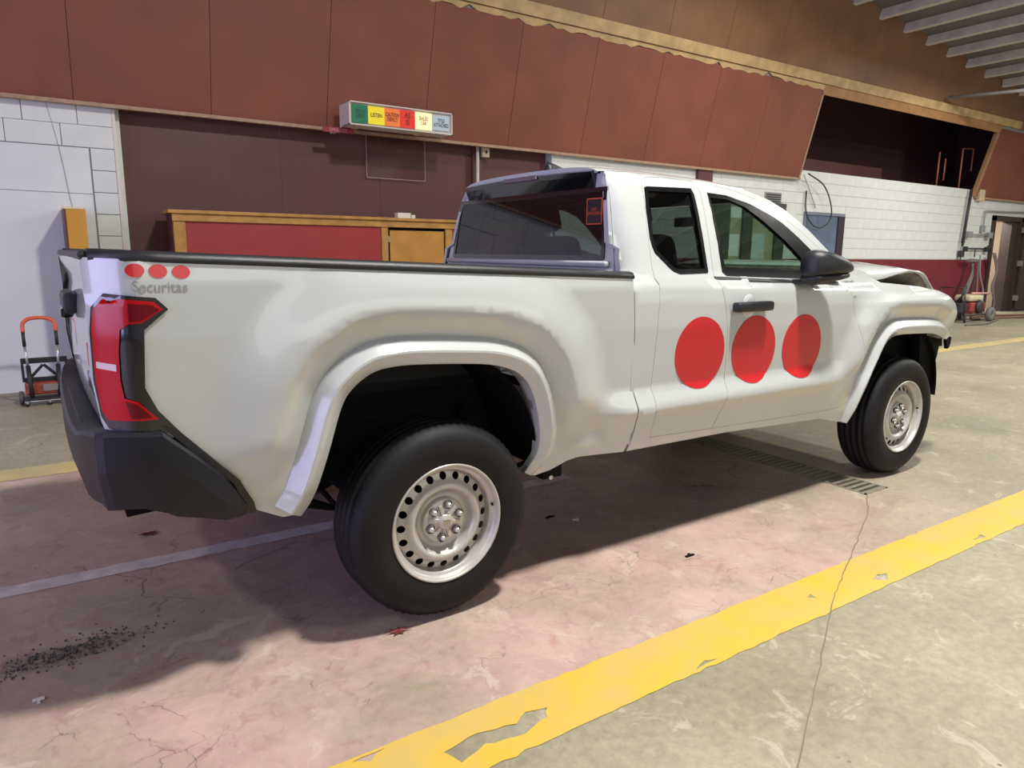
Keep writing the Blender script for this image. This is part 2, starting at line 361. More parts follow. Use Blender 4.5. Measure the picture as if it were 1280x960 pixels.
for s in (-1, 1):
    panel('bed_side', BEDO, [], W, TR, s, HS(), .026, .03)
    panel('cab_side', CABO, [shrink(DOORHOLE, -.0004)], W, TR, s, cabf(), .028, .03)
    ad = panel('access_door', shrink(ACC, .0012), [QWIN], W, TR, s, cabf(), .026, .03)
    fd = panel('front_door', shrink(FRD, .0012), [DWIN], W, TR, s, cabf(), .026, .03)
    panel('front_fender', FNDO, [], W, TR, s, HS(), .028, .03)
    panel('window_frame', QWIN, [shrink(QWIN, .022)], FBLK, ad, s, cabf(.002), .04, .03)
    g = panel('window_glass', shrink(QWIN, .020), [], GLSD, ad, s, cabf(-.006), .06, .0); tag(g, 'dark privacy glass')
    panel('window_frame', shrink(DWIN, -.002), [[(1.668, 1.695), (1.80, 1.690), (1.93, 1.655), (2.06, 1.58), (2.20, 1.485), (2.33, 1.375), (2.37, 1.325), (1.64, 1.335)]], FBLK, fd, s, cabf(.000), .04, .03)
    g = panel('window_glass', [(1.665, 1.70), (1.80, 1.695), (1.935, 1.66), (2.065, 1.585), (2.205, 1.49), (2.335, 1.378), (2.38, 1.32), (1.635, 1.33)], [], GLS, fd, s, cabf(-.006), .06, .0)
    # beltline strip
    o = panel('belt_moulding', [(1.535, 1.302), (2.60, 1.262), (2.60, 1.246), (1.535, 1.288)], [], BLK, fd, s, cabf(.006), .03, .02)
    # flares
    flare('wheel_flare', ARCH_R, lambda t: (1.0-.45*sm(.86, 1, t), 1-.75*sm(.80, 1, t)), W, s)
    flare('wheel_flare', ARCH_F, lambda t: (1.0-.35*sm(.8, 1, t)-.3*(1-sm(0, .2, t)), 1-.3*sm(.85, 1, t)-.5*(1-sm(0, .25, t))), W, s)
    # door handle
    hz = .0
    hd = empty('door_handle', parent=fd)
    bm = bmesh.new(); y0 = .925
    add_box(bm, (1.600, s*(y0-.005), 1.130), (1.875, s*(y0+.045), 1.178), .012)
    from_bm('handle_grip', bm, BLK, hd, True)
    bm = bmesh.new(); add_lathe(bm, [(.0001, .006), (.03, .005), (.048, .002), (.052, -.004)], 24, Matrix.Translation((1.735, s*.920, 1.155)) @ Matrix.Diagonal((1, s, 1.15, 1)))
    from_bm('handle_recess', bm, W, hd, True)
    # bed rail cap
    bm = bmesh.new(); N = 24; rings = []
    for i in range(N+1):
        x = -1.095+(.955+1.085)*i/N; z = rail_z(x); h = max(H(x, z), H(x, z-.02)*.6+H(x, z)*.4)
        prof = [(h-.012, z-.012), (h+.004, z-.005), (h+.006, z+.006), (h-.006, z+.020), (h-.03, z+.026), (h-.085, z+.024), (h-.09, z-.02)]
        rings.append([bm.verts.new((x, s*a, b)) for a, b in prof])
    for A, B in zip(rings, rings[1:]):
        for k in range(len(A)-1): bm.faces.new((A[k], A[k+1], B[k+1], B[k]))
    bm.faces.new(rings[0]); bm.faces.new(rings[-1][::-1])
    o = from_bm('bed_rail_cap', bm, BLK, TR, True)
    # tail lamp
    LAMP = [(-1.068, 1.283), (-.943, 1.270), (-.912, 1.237), (-.979, 1.179), (-.989, 1.01), (-.96, .94), (-.905, .868), (-.95, .868), (-1.085, .885), (-1.10, .919), (-1.110, 1.027), (-1.108, 1.17), (-1.100, 1.242)]
    tl = panel('tail_lamp', LAMP, [], GBLK, TR, s, HS(.006), .02, .03)
    RED = [(-1.096, 1.237), (-1.067, 1.272), (-.949, 1.259), (-.927, 1.237), (-.985, 1.199), (-1.017, 1.197), (-1.039, 1.18), (-1.046, 1.116), (-1.048, 1.034), (-1.042, .981), (-1.009, .969), (-.961, .915), (-1.084, .912), (-1.097, .938), (-1.105, 1.028), (-1.104, 1.176)]
    panel('lamp_lens', RED, [], REDL, tl, s, HS(.011), .018, .008)
    o = panel('lamp_lens', [(-1.015, 1.255), (-.955, 1.250), (-.937, 1.236), (-.988, 1.206), (-1.016, 1.203)], [], REDLD, tl, s, HS(.014), .018, .004); tag(o, 'darker red forward lens')
    panel('lamp_lens', [(-1.040, .970), (-1.012, .960), (-.975, .922), (-1.03, .920)], [], REDLD, tl, s, HS(.014), .018, .004)
    o = panel('reverse_lens', [(-1.100, 1.085), (-1.055, 1.080), (-1.055, 1.060), (-1.101, 1.066)], [], LENSW, tl, s, HS(.014), .018, .004)
    # mud strip / black seal between bed side and bumper
    panel('bumper_seal', [(-.955, .892), (-.915, .878), (-.745, .688), (-.700, .600), (-.690, .560), (-.715, .560), (-.76, .675), (-.93, .862)], [], BLK, TR, s, HS(.012), .03, .03)
    # decals: three big dots on the doors
    for k, (cx, cz) in enumerate([(1.397, .943), (1.803, .932), (2.215, .921)]):
        circ = [(cx+.173*math.cos(a), cz+.173*math.sin(a)) for a in [2*PI*i/48 for i in range(48)]]
        par = [ad, fd, fd][k]
        if k == 0:
            sp = lambda z: lerp([(b, a) for a, b in SPLIT], z)
            circ = [(min(x, sp(z)-.004), z) for x, z in circ]
        if k == 1: circ = [(max(x, lerp([(b, a) for a, b in SPLIT], z)+.004), z) for x, z in circ]
        panel('red_dot', circ, [], REDD, par, s, HS(.0030), .016, .0025)
# small dots and company name on the bed side
for cx, cz in [(-.989, 1.348), (-.930, 1.3455), (-.869, 1.343)]:
    panel('red_dot', [(cx+.0245*math.cos(a), cz+.0195*math.sin(a)) for a in [2*PI*i/28 for i in range(28)]], [], REDD, TR, -1, HS(.0014), .012, .001)
def side_map(cx, cz, slope=0):
    def f(p):
        x = cx+p.x; z = cz+p.z+slope*p.x; return Vector((x, -(H(x, z)+.0011-p.y*.5), z))
    return f
text_mesh('company_lettering', 'Securitas', .044, GREYD, TR, None, .001, side_map(-.927, 1.300, -.02), xs=.92)
# ---- roof, cab rear wall, spoiler
def roof_pt(x, t):
    # t in -1..1 across
    zr = rz_(x)-.018; h = H(x, zr)
    if x < 1.06: h -= 7.0*(1.06-x)**2
    a = abs(t); y = h*(1-(1-a)**1.0) if False else h*a
    e = 1-a
    z = zr+.028*(1-math.exp(-e*9))+.012*(1-a*a)
    return (x, math.copysign(y, t), z)
xs = [.985, 1.01]+[1.06+.06*i for i in range(20)]; xs = [x for x in xs if x < 2.2]+[2.2]
ts = [-1, -.985, -.96, -.93, -.88, -.8, -.65, -.4, -.15, .15, .4, .65, .8, .88, .93, .96, .985, 1]
V = [(.988, roof_pt(.985, t)[1], 1.775) for t in ts]+[roof_pt(x, t) for x in xs for t in ts]; n = len(ts); xs = [0]+xs
Fq = [(i*n+j, (i+1)*n+j, (i+1)*n+j+1, i*n+j+1) for i in range(len(xs)-1) for j in range(n-1)]
mesh('roof', V, Fq, W, TR, True).data.set_sharp_from_angle(angle=R(40))
# rear wall of the cab with window opening (built in the YZ plane, x from z)
def rw(y, z):
    x = .952+(.05/.42)*max(0, z-1.32) + .0*abs(y)
    return x
def hcab(z): 
    h = H(.98, z); return h-7.0*(1.06-rw(0, z)-.004)**2*sm(1.25, 1.34, z)
def yz_panel(name, outline, holes, m, parent, dx=0, step=.05, thick=.02):
    vs, T = cdt(outline, holes, step)
    P = [Vector((rw(y, z)+dx, y, z)) for y, z in vs]; Fc = []
    for t in T:
        n_ = (P[t[1]]-P[t[0]]).cross(P[t[2]]-P[t[0]]); Fc.append(t if n_.x < 0 else t[::-1])
    cnt = set()
    for t in Fc:
        for a, b in zip(t, t[1:]+t[:1]): cnt.add((a, b))
    nV = list(P); nF = list(Fc)
    for (a, b) in cnt:
        if (b, a) in cnt: continue
        s0 = len(nV); off = Vector((thick, 0, 0)); nV += [P[a], P[b], P[b]+off, P[a]+off]; nF.append((s0+1, s0, s0+3, s0+2))
    return mesh(name, nV, nF, m, parent)
zs_ = [.55, 1.0, 1.28, 1.34, 1.45, 1.6, 1.7, 1.77]
RW = [(-hcab(z), z) for z in zs_]+[(-.30, 1.80), (.30, 1.80)]+[(hcab(z), z) for z in zs_[::-1]]
GW = [(-.70, 1.385), (-.665, 1.71), (.665, 1.71), (.70, 1.385), (.69, 1.375), (-.69, 1.375)]
cr = yz_panel('cab_rear_wall', RW, [GW], W, TR)
gw = yz_panel('rear_window', shrink(GW, .004), [], GLSR, TR, -.004, .2, .0); tag(gw, 'dark tinted rear window')
fr = yz_panel('rear_window_border', GW, [shrink(GW, .022)], GBLK, gw, -.008, .2, .004)
# ledge under the rear window
bm = bmesh.new(); 
for (y0, y1, x0, x1, z0, z1) in [(-.74, .74, .925, .955, 1.345, 1.372), (-.78, .78, .935, .955, 1.318, 1.335)]: add_box(bm, (x0, y0, z0), (x1, y1, z1), .008)
from_bm('window_ledge', bm, W, TR, True)
# gloss black roof spoiler with third brake light
bm = bmesh.new(); N = 14; rings = []
for i in range(N+1):
    y = -.575+1.15*i/N; a = abs(y)/.575; dz = -.012*a*a; e = .02*(1 if a > .98 else 0)
    pr = [(1.02, 1.800+dz), (.990, 1.803+dz), (.968, 1.793+dz), (.975, 1.77+dz), (.996, 1.705), (1.02, 1.705), (1.04, 1.76)]
    rings.append([bm.verts.new((x, y, z)) for x, z in pr])
for A, B in zip(rings, rings[1:]):
    for k in range(len(A)): bm.faces.new((A[k], A[(k+1) % len(A)], B[(k+1) % len(A)], B[k]))
bm.faces.new(rings[0]); bm.faces.new(rings[-1][::-1])
spo = from_bm('roof_spoiler', bm, GBLK, TR)
box('brake_light', (.962, -.15, 1.775), (.975, .15, 1.800), mat('brake_lens', (.10, .05, .08), .15, coat=1), spo, .004)
# small sticker inside the rear window
st = empty('window_sticker', parent=gw); tag(st, 'orange no smoking sticker')
M0 = Matrix.Translation((.974, -.60, 1.60)) @ Matrix.Rotation(-PI/2, 4, 'Z')
box('sticker_sheet', (-.055, 0, -.06), (.055, .001, .06), mat('sticker_black', (.02, .01, .01), .5), st, 0, M0)
ORG = mat('sticker_orange', (.75, .10, .03), .5, emis=None)
M1 = M0 @ Matrix.Translation((0, -.002, 0))
text_mesh('sticker_lettering', 'NO\nSMOKING', .022, ORG, st, M1, .0005)
for lo, hi in [((-.055, -.001, .055), (.055, 0, .06)), ((-.055, -.001, -.06), (.055, 0, -.055)), ((-.055, -.001, -.06), (-.05, 0, .06)), ((.05, -.001, -.06), (.055, 0, .06))]: box('sticker_border', lo, hi, ORG, st, 0, M0)
# antenna fin
bm = bmesh.new(); rings = []
for i in range(9):
    t = i/8; x = 1.13+.20*t; hh = .065*(1-t)**.8+.003; wd = .028*(1-t*.7)
    rings.append([bm.verts.new((x, -.02+wd*a, 1.826+hh*b)) for a, b in [(-1, 0), (-.55, .6), (0, 1), (.55, .6), (1, 0)]])
for A, B in zip(rings, rings[1:]):
    for k in range(4): bm.faces.new((A[k], A[k+1], B[k+1], B[k]))
bm.faces.new(rings[0]); bm.faces.new(rings[-1][::-1])
from_bm('antenna_fin', bm, BLK, TR, True)
# ---- windshield, cowl, hood
V = []; ny = 10
for i in range(9):
    t = i/8; x = 2.20+.66*t; z = rz_(2.2)+.02-(rz_(2.2)+.02-1.335)*t
    for j in range(ny+1):
        u = -1+2*j/ny; hw = H(min(2.7, x), max(1.33, min(rz_(x)-.018, z)))-.02
        V.append((x+.10*(1-u*u)-.03, u*hw, z-.035+.012*(1-u*u)))
mesh('windshield', V, [(i*(ny+1)+j, (i+1)*(ny+1)+j, (i+1)*(ny+1)+j+1, i*(ny+1)+j+1) for i in range(8) for j in range(ny)], GLS, TR, True)
box('cowl', (2.74, -.78, 1.24), (3.02, .78, 1.315), BLK, TR, .02)
# buckled hood: top skin
HX = [2.90, 3.0, 3.1, 3.2, 3.35, 3.5, 3.62, 3.72, 3.82, 3.92, 4.02, 4.08]
edge = [1.325, 1.292, 1.262, 1.272, 1.298, 1.318, 1.312, 1.298, 1.275, 1.24, 1.20, 1.165]
crown = [1.345, 1.362, 1.372, 1.370, 1.362, 1.350, 1.335, 1.318, 1.292, 1.258, 1.215, 1.175]
V = []; ny = 16
for x, e, c in zip(HX, edge, crown):
    for j in range(ny+1):
        u = -1+2*j/ny; a = abs(u)
        k = sm(1.0, .80, a); hw = .80-.10*sm(3.6, 4.1, x)
        z = e+(c-e)*k+.012*math.sin(u*5+x*6)*sm(3.1, 3.4, x)*(1-a)
        V.append((x+.10*(1-u*u)*sm(3.5, 4.1, x), u*hw, z))
Fq = [(i*(ny+1)+j, (i+1)*(ny+1)+j, (i+1)*(ny+1)+j+1, i*(ny+1)+j+1) for i in range(len(HX)-1) for j in range(ny)]
hd = mesh('hood', V, Fq, W, TR, True); so = hd.modifiers.new('s', 'SOLIDIFY'); so.thickness = .012
tag(hd, 'buckled white hood with its front corner lifted')
# hood inner panel seen under the lifted edge
DIRTY = mat('dusty_inner_panel', (.40, .38, .31), .6, noise=.5, nscale=14)
V = []; e2 = [1.235, 1.228, 1.222, 1.215, 1.20, 1.18, 1.15]
X2 = [3.15, 3.3, 3.45, 3.6, 3.75, 3.9, 4.05]
for x, zz in zip(X2, e2):
    zt = lerp(list(zip(HX, edge)), x)-.014
    V += [(x, -.765+.10*sm(3.6, 4.1, x), zt), (x, -.74+.10*sm(3.6, 4.1, x), zt-.02), (x, -.66, zz+.01), (x, -.5, zz)]
mesh('hood_inner_panel', V, [(i*4+j, (i+1)*4+j, (i+1)*4+j+1, i*4+j+1) for i in range(6) for j in range(3)], DIRTY, hd, True)
# ---- front end without its bumper: radiator support, engine bay
box('engine_bay', (2.85, -.74, .55), (3.86, .74, 1.17), DARK, TR, .03)
box('radiator_support', (3.86, -.70, .50), (3.93, .70, 1.10), DARK, TR, .02)
for s in (-1, 1):
    # ragged liner remains
    extrude_poly('torn_liner', [(3.62, .90), (3.93, .86), (3.945, .80), (3.90, .80), (3.89, .74), (3.875, .70), (3.88, .60), (3.86, .52), (3.88, .47), (3.84, .46), (3.85, .42), (3.80, .40), (3.76, .36), (3.70, .40)], .05, DARK, TR, Matrix.Translation((0, s*.83-.025, 0)))
    extrude_poly('bumper_bracket', [(3.90, .87), (3.975, .865), (3.972, .82), (3.955, .79), (3.93, .785), (3.915, .82)], .02, DARK, TR, Matrix.Translation((0, s*.885-.01, 0)))
# ---- wheel housings
def housing(cx, R_, z0, parent):
    for s in (-1, 1):
        V = []; N = 20
        for i in range(N+1):
            a = PI*(-.02)+PI*1.04*i/N; x = cx+R_*math.cos(a); z = z0+R_*math.sin(a)
            V += [(x, s*.89, z), (x, s*.52, z)]
        Fq = [(2*i, 2*i+1, 2*i+3, 2*i+2) for i in range(N)]
        V.append((cx, s*.52, z0-.1)); c = len(V)-1
        Fq += [(2*i+1, 2*i+3, c) for i in range(N)]
        mesh('wheel_housing', V, Fq, DARK, parent)
housing(-.05, .50, .56, TR); housing(3.36, .49, .50, TR)
# ---- bed
LIN = mat('bed_liner', (.03, .03, .032), .8, bump=.4, bscale=120)
box('bed_floor', (-1.07, -.53, .84), (.93, .53, .88), LIN, TR)
for s in (-1, 1):
    for x0, x1, z0 in [(-1.07, -.60, .84), (-.60, .50, 1.065), (.50, .93, .84)]: box('bed_floor_side', (x0, min(s*.53, s*.81), z0), (x1, max(s*.53, s*.81), z0+.03), LIN, TR)
    box('wheel_well_wall', (-.60, min(s*.50, s*.53), .84), (.50, max(s*.50, s*.53), 1.09), LIN, TR)
for s in (-1, 1): box('bed_inner_wall', (-1.07, min(s*.80, s*.84), 1.07), (.93, max(s*.80, s*.84), 1.30), DARK, TR)
box('bed_front_wall', (.90, -.84, .70), (.93, .84, 1.315), BLK, TR)
# ---- tailgate
TP = [(1.375, -1.075), (1.382, -1.092), (1.372, -1.112), (1.350, -1.108), (1.31, -1.088), (1.27, -1.082), (1.20, -1.092), (1.05, -1.098), (.95, -1.098), (.875, -1.090), (.872, -1.05)]
V = []; ny = 14
for z, x in TP:
    for j in range(ny+1):
        u = -1+2*j/ny; V.append((x-.012*(1-u*u), u*.785, z+.004*(1-u*u)))
tg = mesh('tailgate', V, [(i*(ny+1)+j, (i+1)*(ny+1)+j, (i+1)*(ny+1)+j+1, i*(ny+1)+j+1) for i in range(len(TP)-1) for j in range(ny)], W, TR, True)
box('tailgate_cap', (-1.118, -.785, 1.376), (-1.03, .785, 1.402), BLK, tg, .012)
box('tailgate_inner_skin', (-1.06, -.78, .875), (-1.04, .78, 1.37), BLK, tg)
box('tailgate_handle', (-1.145, -.16, 1.17), (-1.095, .16, 1.25), BLK, tg, .02)
box('rear_camera', (-1.152, -.03, 1.15), (-1.11, .03, 1.185), GBLK, tg, .008)
for k in range(3):
    lathe('red_dot', [(.0001, -.002), (.038, -.002), (.038, 0)], REDD, tg, 28, Matrix.Translation((-1.104, -.565-.09*k+.0, 1.075)) @ Matrix.Rotation(-PI/2, 4, 'Z'), smooth=False)
NAVY = mat('navy_decal', (.03, .04, .10), .3, coat=.5)
text_mesh('company_lettering', 'Securitas', .075, NAVY, tg, Matrix.Translation((-1.107, -.62, .985)) @ Matrix.Rotation(-PI/2, 4, 'Z'))
# ---- rear bumper: stations (x, y, z_top, z_mid, z_bot)
SB = [(-.722, .905, .600, .590, .562), (-.75, .918, .648, .60, .560), (-.79, .930, .712, .62, .562), (-.86, .938, .785, .70, .580), (-.93, .940, .852, .76, .600), (-.955, .938, .876, .77, .615), (-1.03, .915, .880, .775, .636), (-1.105, .872, .880, .760, .632), (-1.125, .840, .875, .75, .625), (-1.150, .72, .862, .74, .62), (-1.165, .60, .835, .72, .60), (-1.172, .40, .82, .70, .56), (-1.175, .15, .815, .69, .55)]
ST = [(x, -y, a, b, c) for x, y, a, b, c in SB]+[(x, y, a, b, c) for x, y, a, b, c in SB[::-1]]
bm = bmesh.new(); rings = []
for i, (x, y, a, b, c) in enumerate(ST):
    k = i if i < len(SB) else 2*len(SB)-1-i; side = k <= 7
    # inward direction
    L = math.hypot(x+.6, y); ix, iy = ((0, -math.copysign(1, y)) if k < 6 else ((-.6-x)/L, -y/L) if k < 9 else (1, 0))
    tuck = .015 if k < 3 else .035
    ins = .03 if k < 8 else .08
    pts = [(x+ix*ins, y+iy*ins, a+.003), (x+ix*.008, y+iy*.008, a), (x, y, a-.012 if a-.012 > b else b+.002), (x, y, b), (x+ix*tuck, y+iy*tuck, c), (x+ix*(tuck+.04), y+iy*(tuck+.04), c+.004)]
    rings.append([bm.verts.new(p) for p in pts])
for A, B in zip(rings, rings[1:]):
    for k in range(5): bm.faces.new((A[k], A[k+1], B[k+1], B[k]))
rb = from_bm('rear_bumper', bm, BUMP, TR, True, True, 14)
# top step of the bumper
bm = bmesh.new(); t_ = [bm.verts.new((-1.08, y, .862)) for y in (-.74, .74)]+[bm.verts.new((-1.10, y, .83)) for y in (.62, -.62)]
add_box(bm, (-1.145, -.60, .80), (-1.05, .60, .822), .005)
from_bm('bumper_step', bm, BUMP, rb)
# ---- frame, axle, springs, exhaust
for s in (-1, 1):
    y0 = s*.50
    bm = bmesh.new(); pts = [(-1.02, .56), (-.6, .58), (-.3, .66), (.3, .66), (.6, .52), (2.6, .50), (2.9, .60), (3.6, .60), (3.85, .56)]
    for (a, za), (b, zb) in zip(pts, pts[1:]):
        M_ = Matrix.Translation(((a+b)/2, y0, (za+zb)/2)) @ Matrix.Rotation(-math.atan2(zb-za, b-a), 4, 'Y')
        add_box(bm, (-math.hypot(b-a, zb-za)/2-.02, -.035, -.06), (math.hypot(b-a, zb-za)/2+.02, .035, .06), 0, M_)
    from_bm('frame_rail', bm, DARK, TR)
    bm = bmesh.new()
    for k in range(3):
        add_tube(bm, [(-.62+.12*k, s*.60, .50-.0*k), (-.3, s*.60, .40-.016*k+.01*k), (0, s*.60, .345-.014*k), (.3, s*.60, .38-.014*k), (.62-.12*k, s*.60, .45)], .012, 6)
    from_bm('leaf_spring', bm, DARK, TR)
    tube('shock_absorber', [(.12, s*.62, .33), (.30, s*.56, .75)], .028, DARK, TR)
    box('running_board_bracket', (.55, min(s*.70, s*.80), .42), (.66, max(s*.70, s*.80), .52), DARK, TR, .01)
    lathe('bracket_bolt', [(.0001, -.01), (.012, -.01), (.014, 0), (.0001, .0)], CHR, TR, 10, Matrix.Translation((.59, s*.80, .43)) @ Matrix.Diagonal((1, -s, 1, 1)))
tube('rear_axle', [(0, -.80, .385), (0, .80, .385)], .045, DARK, TR, 12)
bm = bmesh.new(); bmesh.ops.create_uvsphere(bm, u_segments=16, v_segments=10, radius=.15, matrix=Matrix.Translation((0, .05, .385)) @ Matrix.Diagonal((1, .8, 1, 1)))
from_bm('axle_differential', bm, DARK, TR, True)
tube('front_axle', [(3.35, -.75, .385), (3.35, .75, .385)], .04, DARK, TR, 10)
tube('drive_shaft', [(.1, .05, .40), (1.9, .02, .48)], .045, DARK, TR, 10)
box('fuel_tank', (.70, -.44, .38), (1.7, -.02, .55), DARK, TR, .04)
box('cab_floor', (.98, -.80, .52), (2.85, .80, .58), DARK, TR)
tube('exhaust_pipe', curve([(2.0, .30, .42), (1.0, .34, .40), (.5, .36, .45), (0, .40, .60), (-.5, .42, .52), (-.85, .46, .44)]), .03, DARK, TR, 10)
tube('tow_hitch', [(-1.0, 0, .48), (-1.12, 0, .48)], .04, DARK, TR, 4)
box('hitch_beam', (-.98, -.5, .50), (-.90, .5, .58), DARK, TR, .01)
# spare wheel and hanging strap under the bed
lathe('spare_tyre', [(.10, -.10), (.30, -.11), (.35, -.06), (.35, .06), (.30, .11), (.10, .10)], DARK, TR, 32, Matrix.Translation((-.62, 0, .60)) @ Matrix.Rotation(PI/2, 4, 'X'), closed=True)
bm = bmesh.new(); add_tube(bm, [(-.66, -.74, .55), (-.60, -.74, .515), (-.56, -.74, .50), (-.46, -.72, .50)], .016, 8); add_box(bm, (-.60, -.76, .485), (-.56, -.72, .53), .005); from_bm('mud_flap_bracket', bm, DARK, TR)
# ---- cabin interior
box('dashboard', (2.42, -.74, .95), (2.80, .74, 1.27), INT, TR, .05)
sw = empty('steering_wheel', parent=TR)
Msw = Matrix.Translation((2.30, .38, 1.22)) @ Matrix.Rotation(R(65), 4, 'Y')
bm = bmesh.new(); add_tube(bm, [Msw @ Vector((.185*math.cos(2*PI*i/32), .185*math.sin(2*PI*i/32), 0)) for i in range(32)], .015, 8, True); from_bm('wheel_rim', bm, INT, sw, True)
bm = bmesh.new(); add_box(bm, (-.18, -.02, -.012), (.18, .02, .012), 0, Msw); add_box(bm, (-.06, -.07, -.02), (.06, .07, .02), .01, Msw); from_bm('wheel_spoke', bm, INT, sw)
for y in (-.38, .38):
    seat = empty('seat', parent=TR)
    box('seat_cushion', (1.60, y-.24, .82), (2.10, y+.24, .97), SEAT, seat, .05)
    Mb = Matrix.Translation((1.62, y, .95)) @ Matrix.Rotation(R(-17), 4, 'Y')
    box('seat_back', (-.07, -.24, 0), (.07, .24, .58), SEAT, seat, .06, Mb)
    box('headrest', (-.05, -.12, .61), (.05, .12, .78), SEAT, seat, .04, Mb)
    for d in (-.06, .06): tube('headrest_post', [Mb @ Vector((0, d, .55)), Mb @ Vector((0, d, .66))], .007, CHR, seat, 6)
box('rear_bulkhead_trim', (.985, -.72, .60), (1.03, .72, 1.33), INT, TR)
box('rear_view_mirror', (2.26, -.11, 1.58), (2.29, .11, 1.64), INT, TR, .01)
for s in (-1, 1): box('door_trim', (1.12, min(s*.80, s*.83), .60), (2.70, max(s*.80, s*.83), 1.26), INT, TR)
V = [(x, y, rz_(x)-.03) for x in (1.06, 1.5, 1.95, 2.15) for y in (-.60, .60)]
mesh('headliner', V, [(0, 2, 3, 1), (2, 4, 5, 3), (4, 6, 7, 5)], INT, TR)
# ---- door mirrors
for s in (-1, 1):
    mr = empty('door_mirror', parent=TR)
    def shell(secs, z0c=0):
        bm = bmesh.new(); rings = []
        for x, yc, hy, zc, hz in secs:
            ring = []
            for i in range(24):
                a = 2*PI*i/24; ca, sa = math.cos(a), math.sin(a)
                ring.append(bm.verts.new((x, s*(yc+hy*math.copysign(abs(ca)**.8, ca)), zc+hz*math.copysign(abs(sa)**(.8 if sa > 0 else .6), sa))))
            rings.append(ring)
        for A, B in zip(rings, rings[1:]):
            for k in range(24): bm.faces.new((A[k], A[(k+1) % 24], B[(k+1) % 24], B[k]))
        bm.faces.new(rings[0]); bm.faces.new(rings[-1][::-1]); return bm
    from_bm('mirror_housing', shell([(2.125, .965, .030, 1.350, .045), (2.14, .97, .055, 1.360, .064), (2.18, .98, .078, 1.367, .070), (2.24, .99, .084, 1.364, .063), (2.32, 1.0, .074, 1.356, .050), (2.38, 1.01, .056, 1.348, .035), (2.425, 1.02, .028, 1.340, .018), (2.435, 1.02, .012, 1.338, .008)]), BLK, mr, True)
    from_bm('mirror_lower_cover', shell([(2.135, .965, .03, 1.288, .012), (2.15, .97, .055, 1.290, .022), (2.22, .985, .072, 1.292, .024), (2.30, 1.0, .066, 1.298, .022), (2.38, 1.01, .045, 1.305, .018), (2.40, 1.01, .02, 1.308, .010)]), BLK, mr, True)
    box('mirror_glass', (2.21, min(s*.885, s*.895), 1.305), (2.30, max(s*.885, s*.895), 1.405), CHR, mr, .004)
    bm = bmesh.new(); add_box(bm, (2.16, min(s*.84, s*1.0), 1.255), (2.36, max(s*.84, s*1.0), 1.280), .012); from_bm('mirror_arm', bm, BLK, mr)
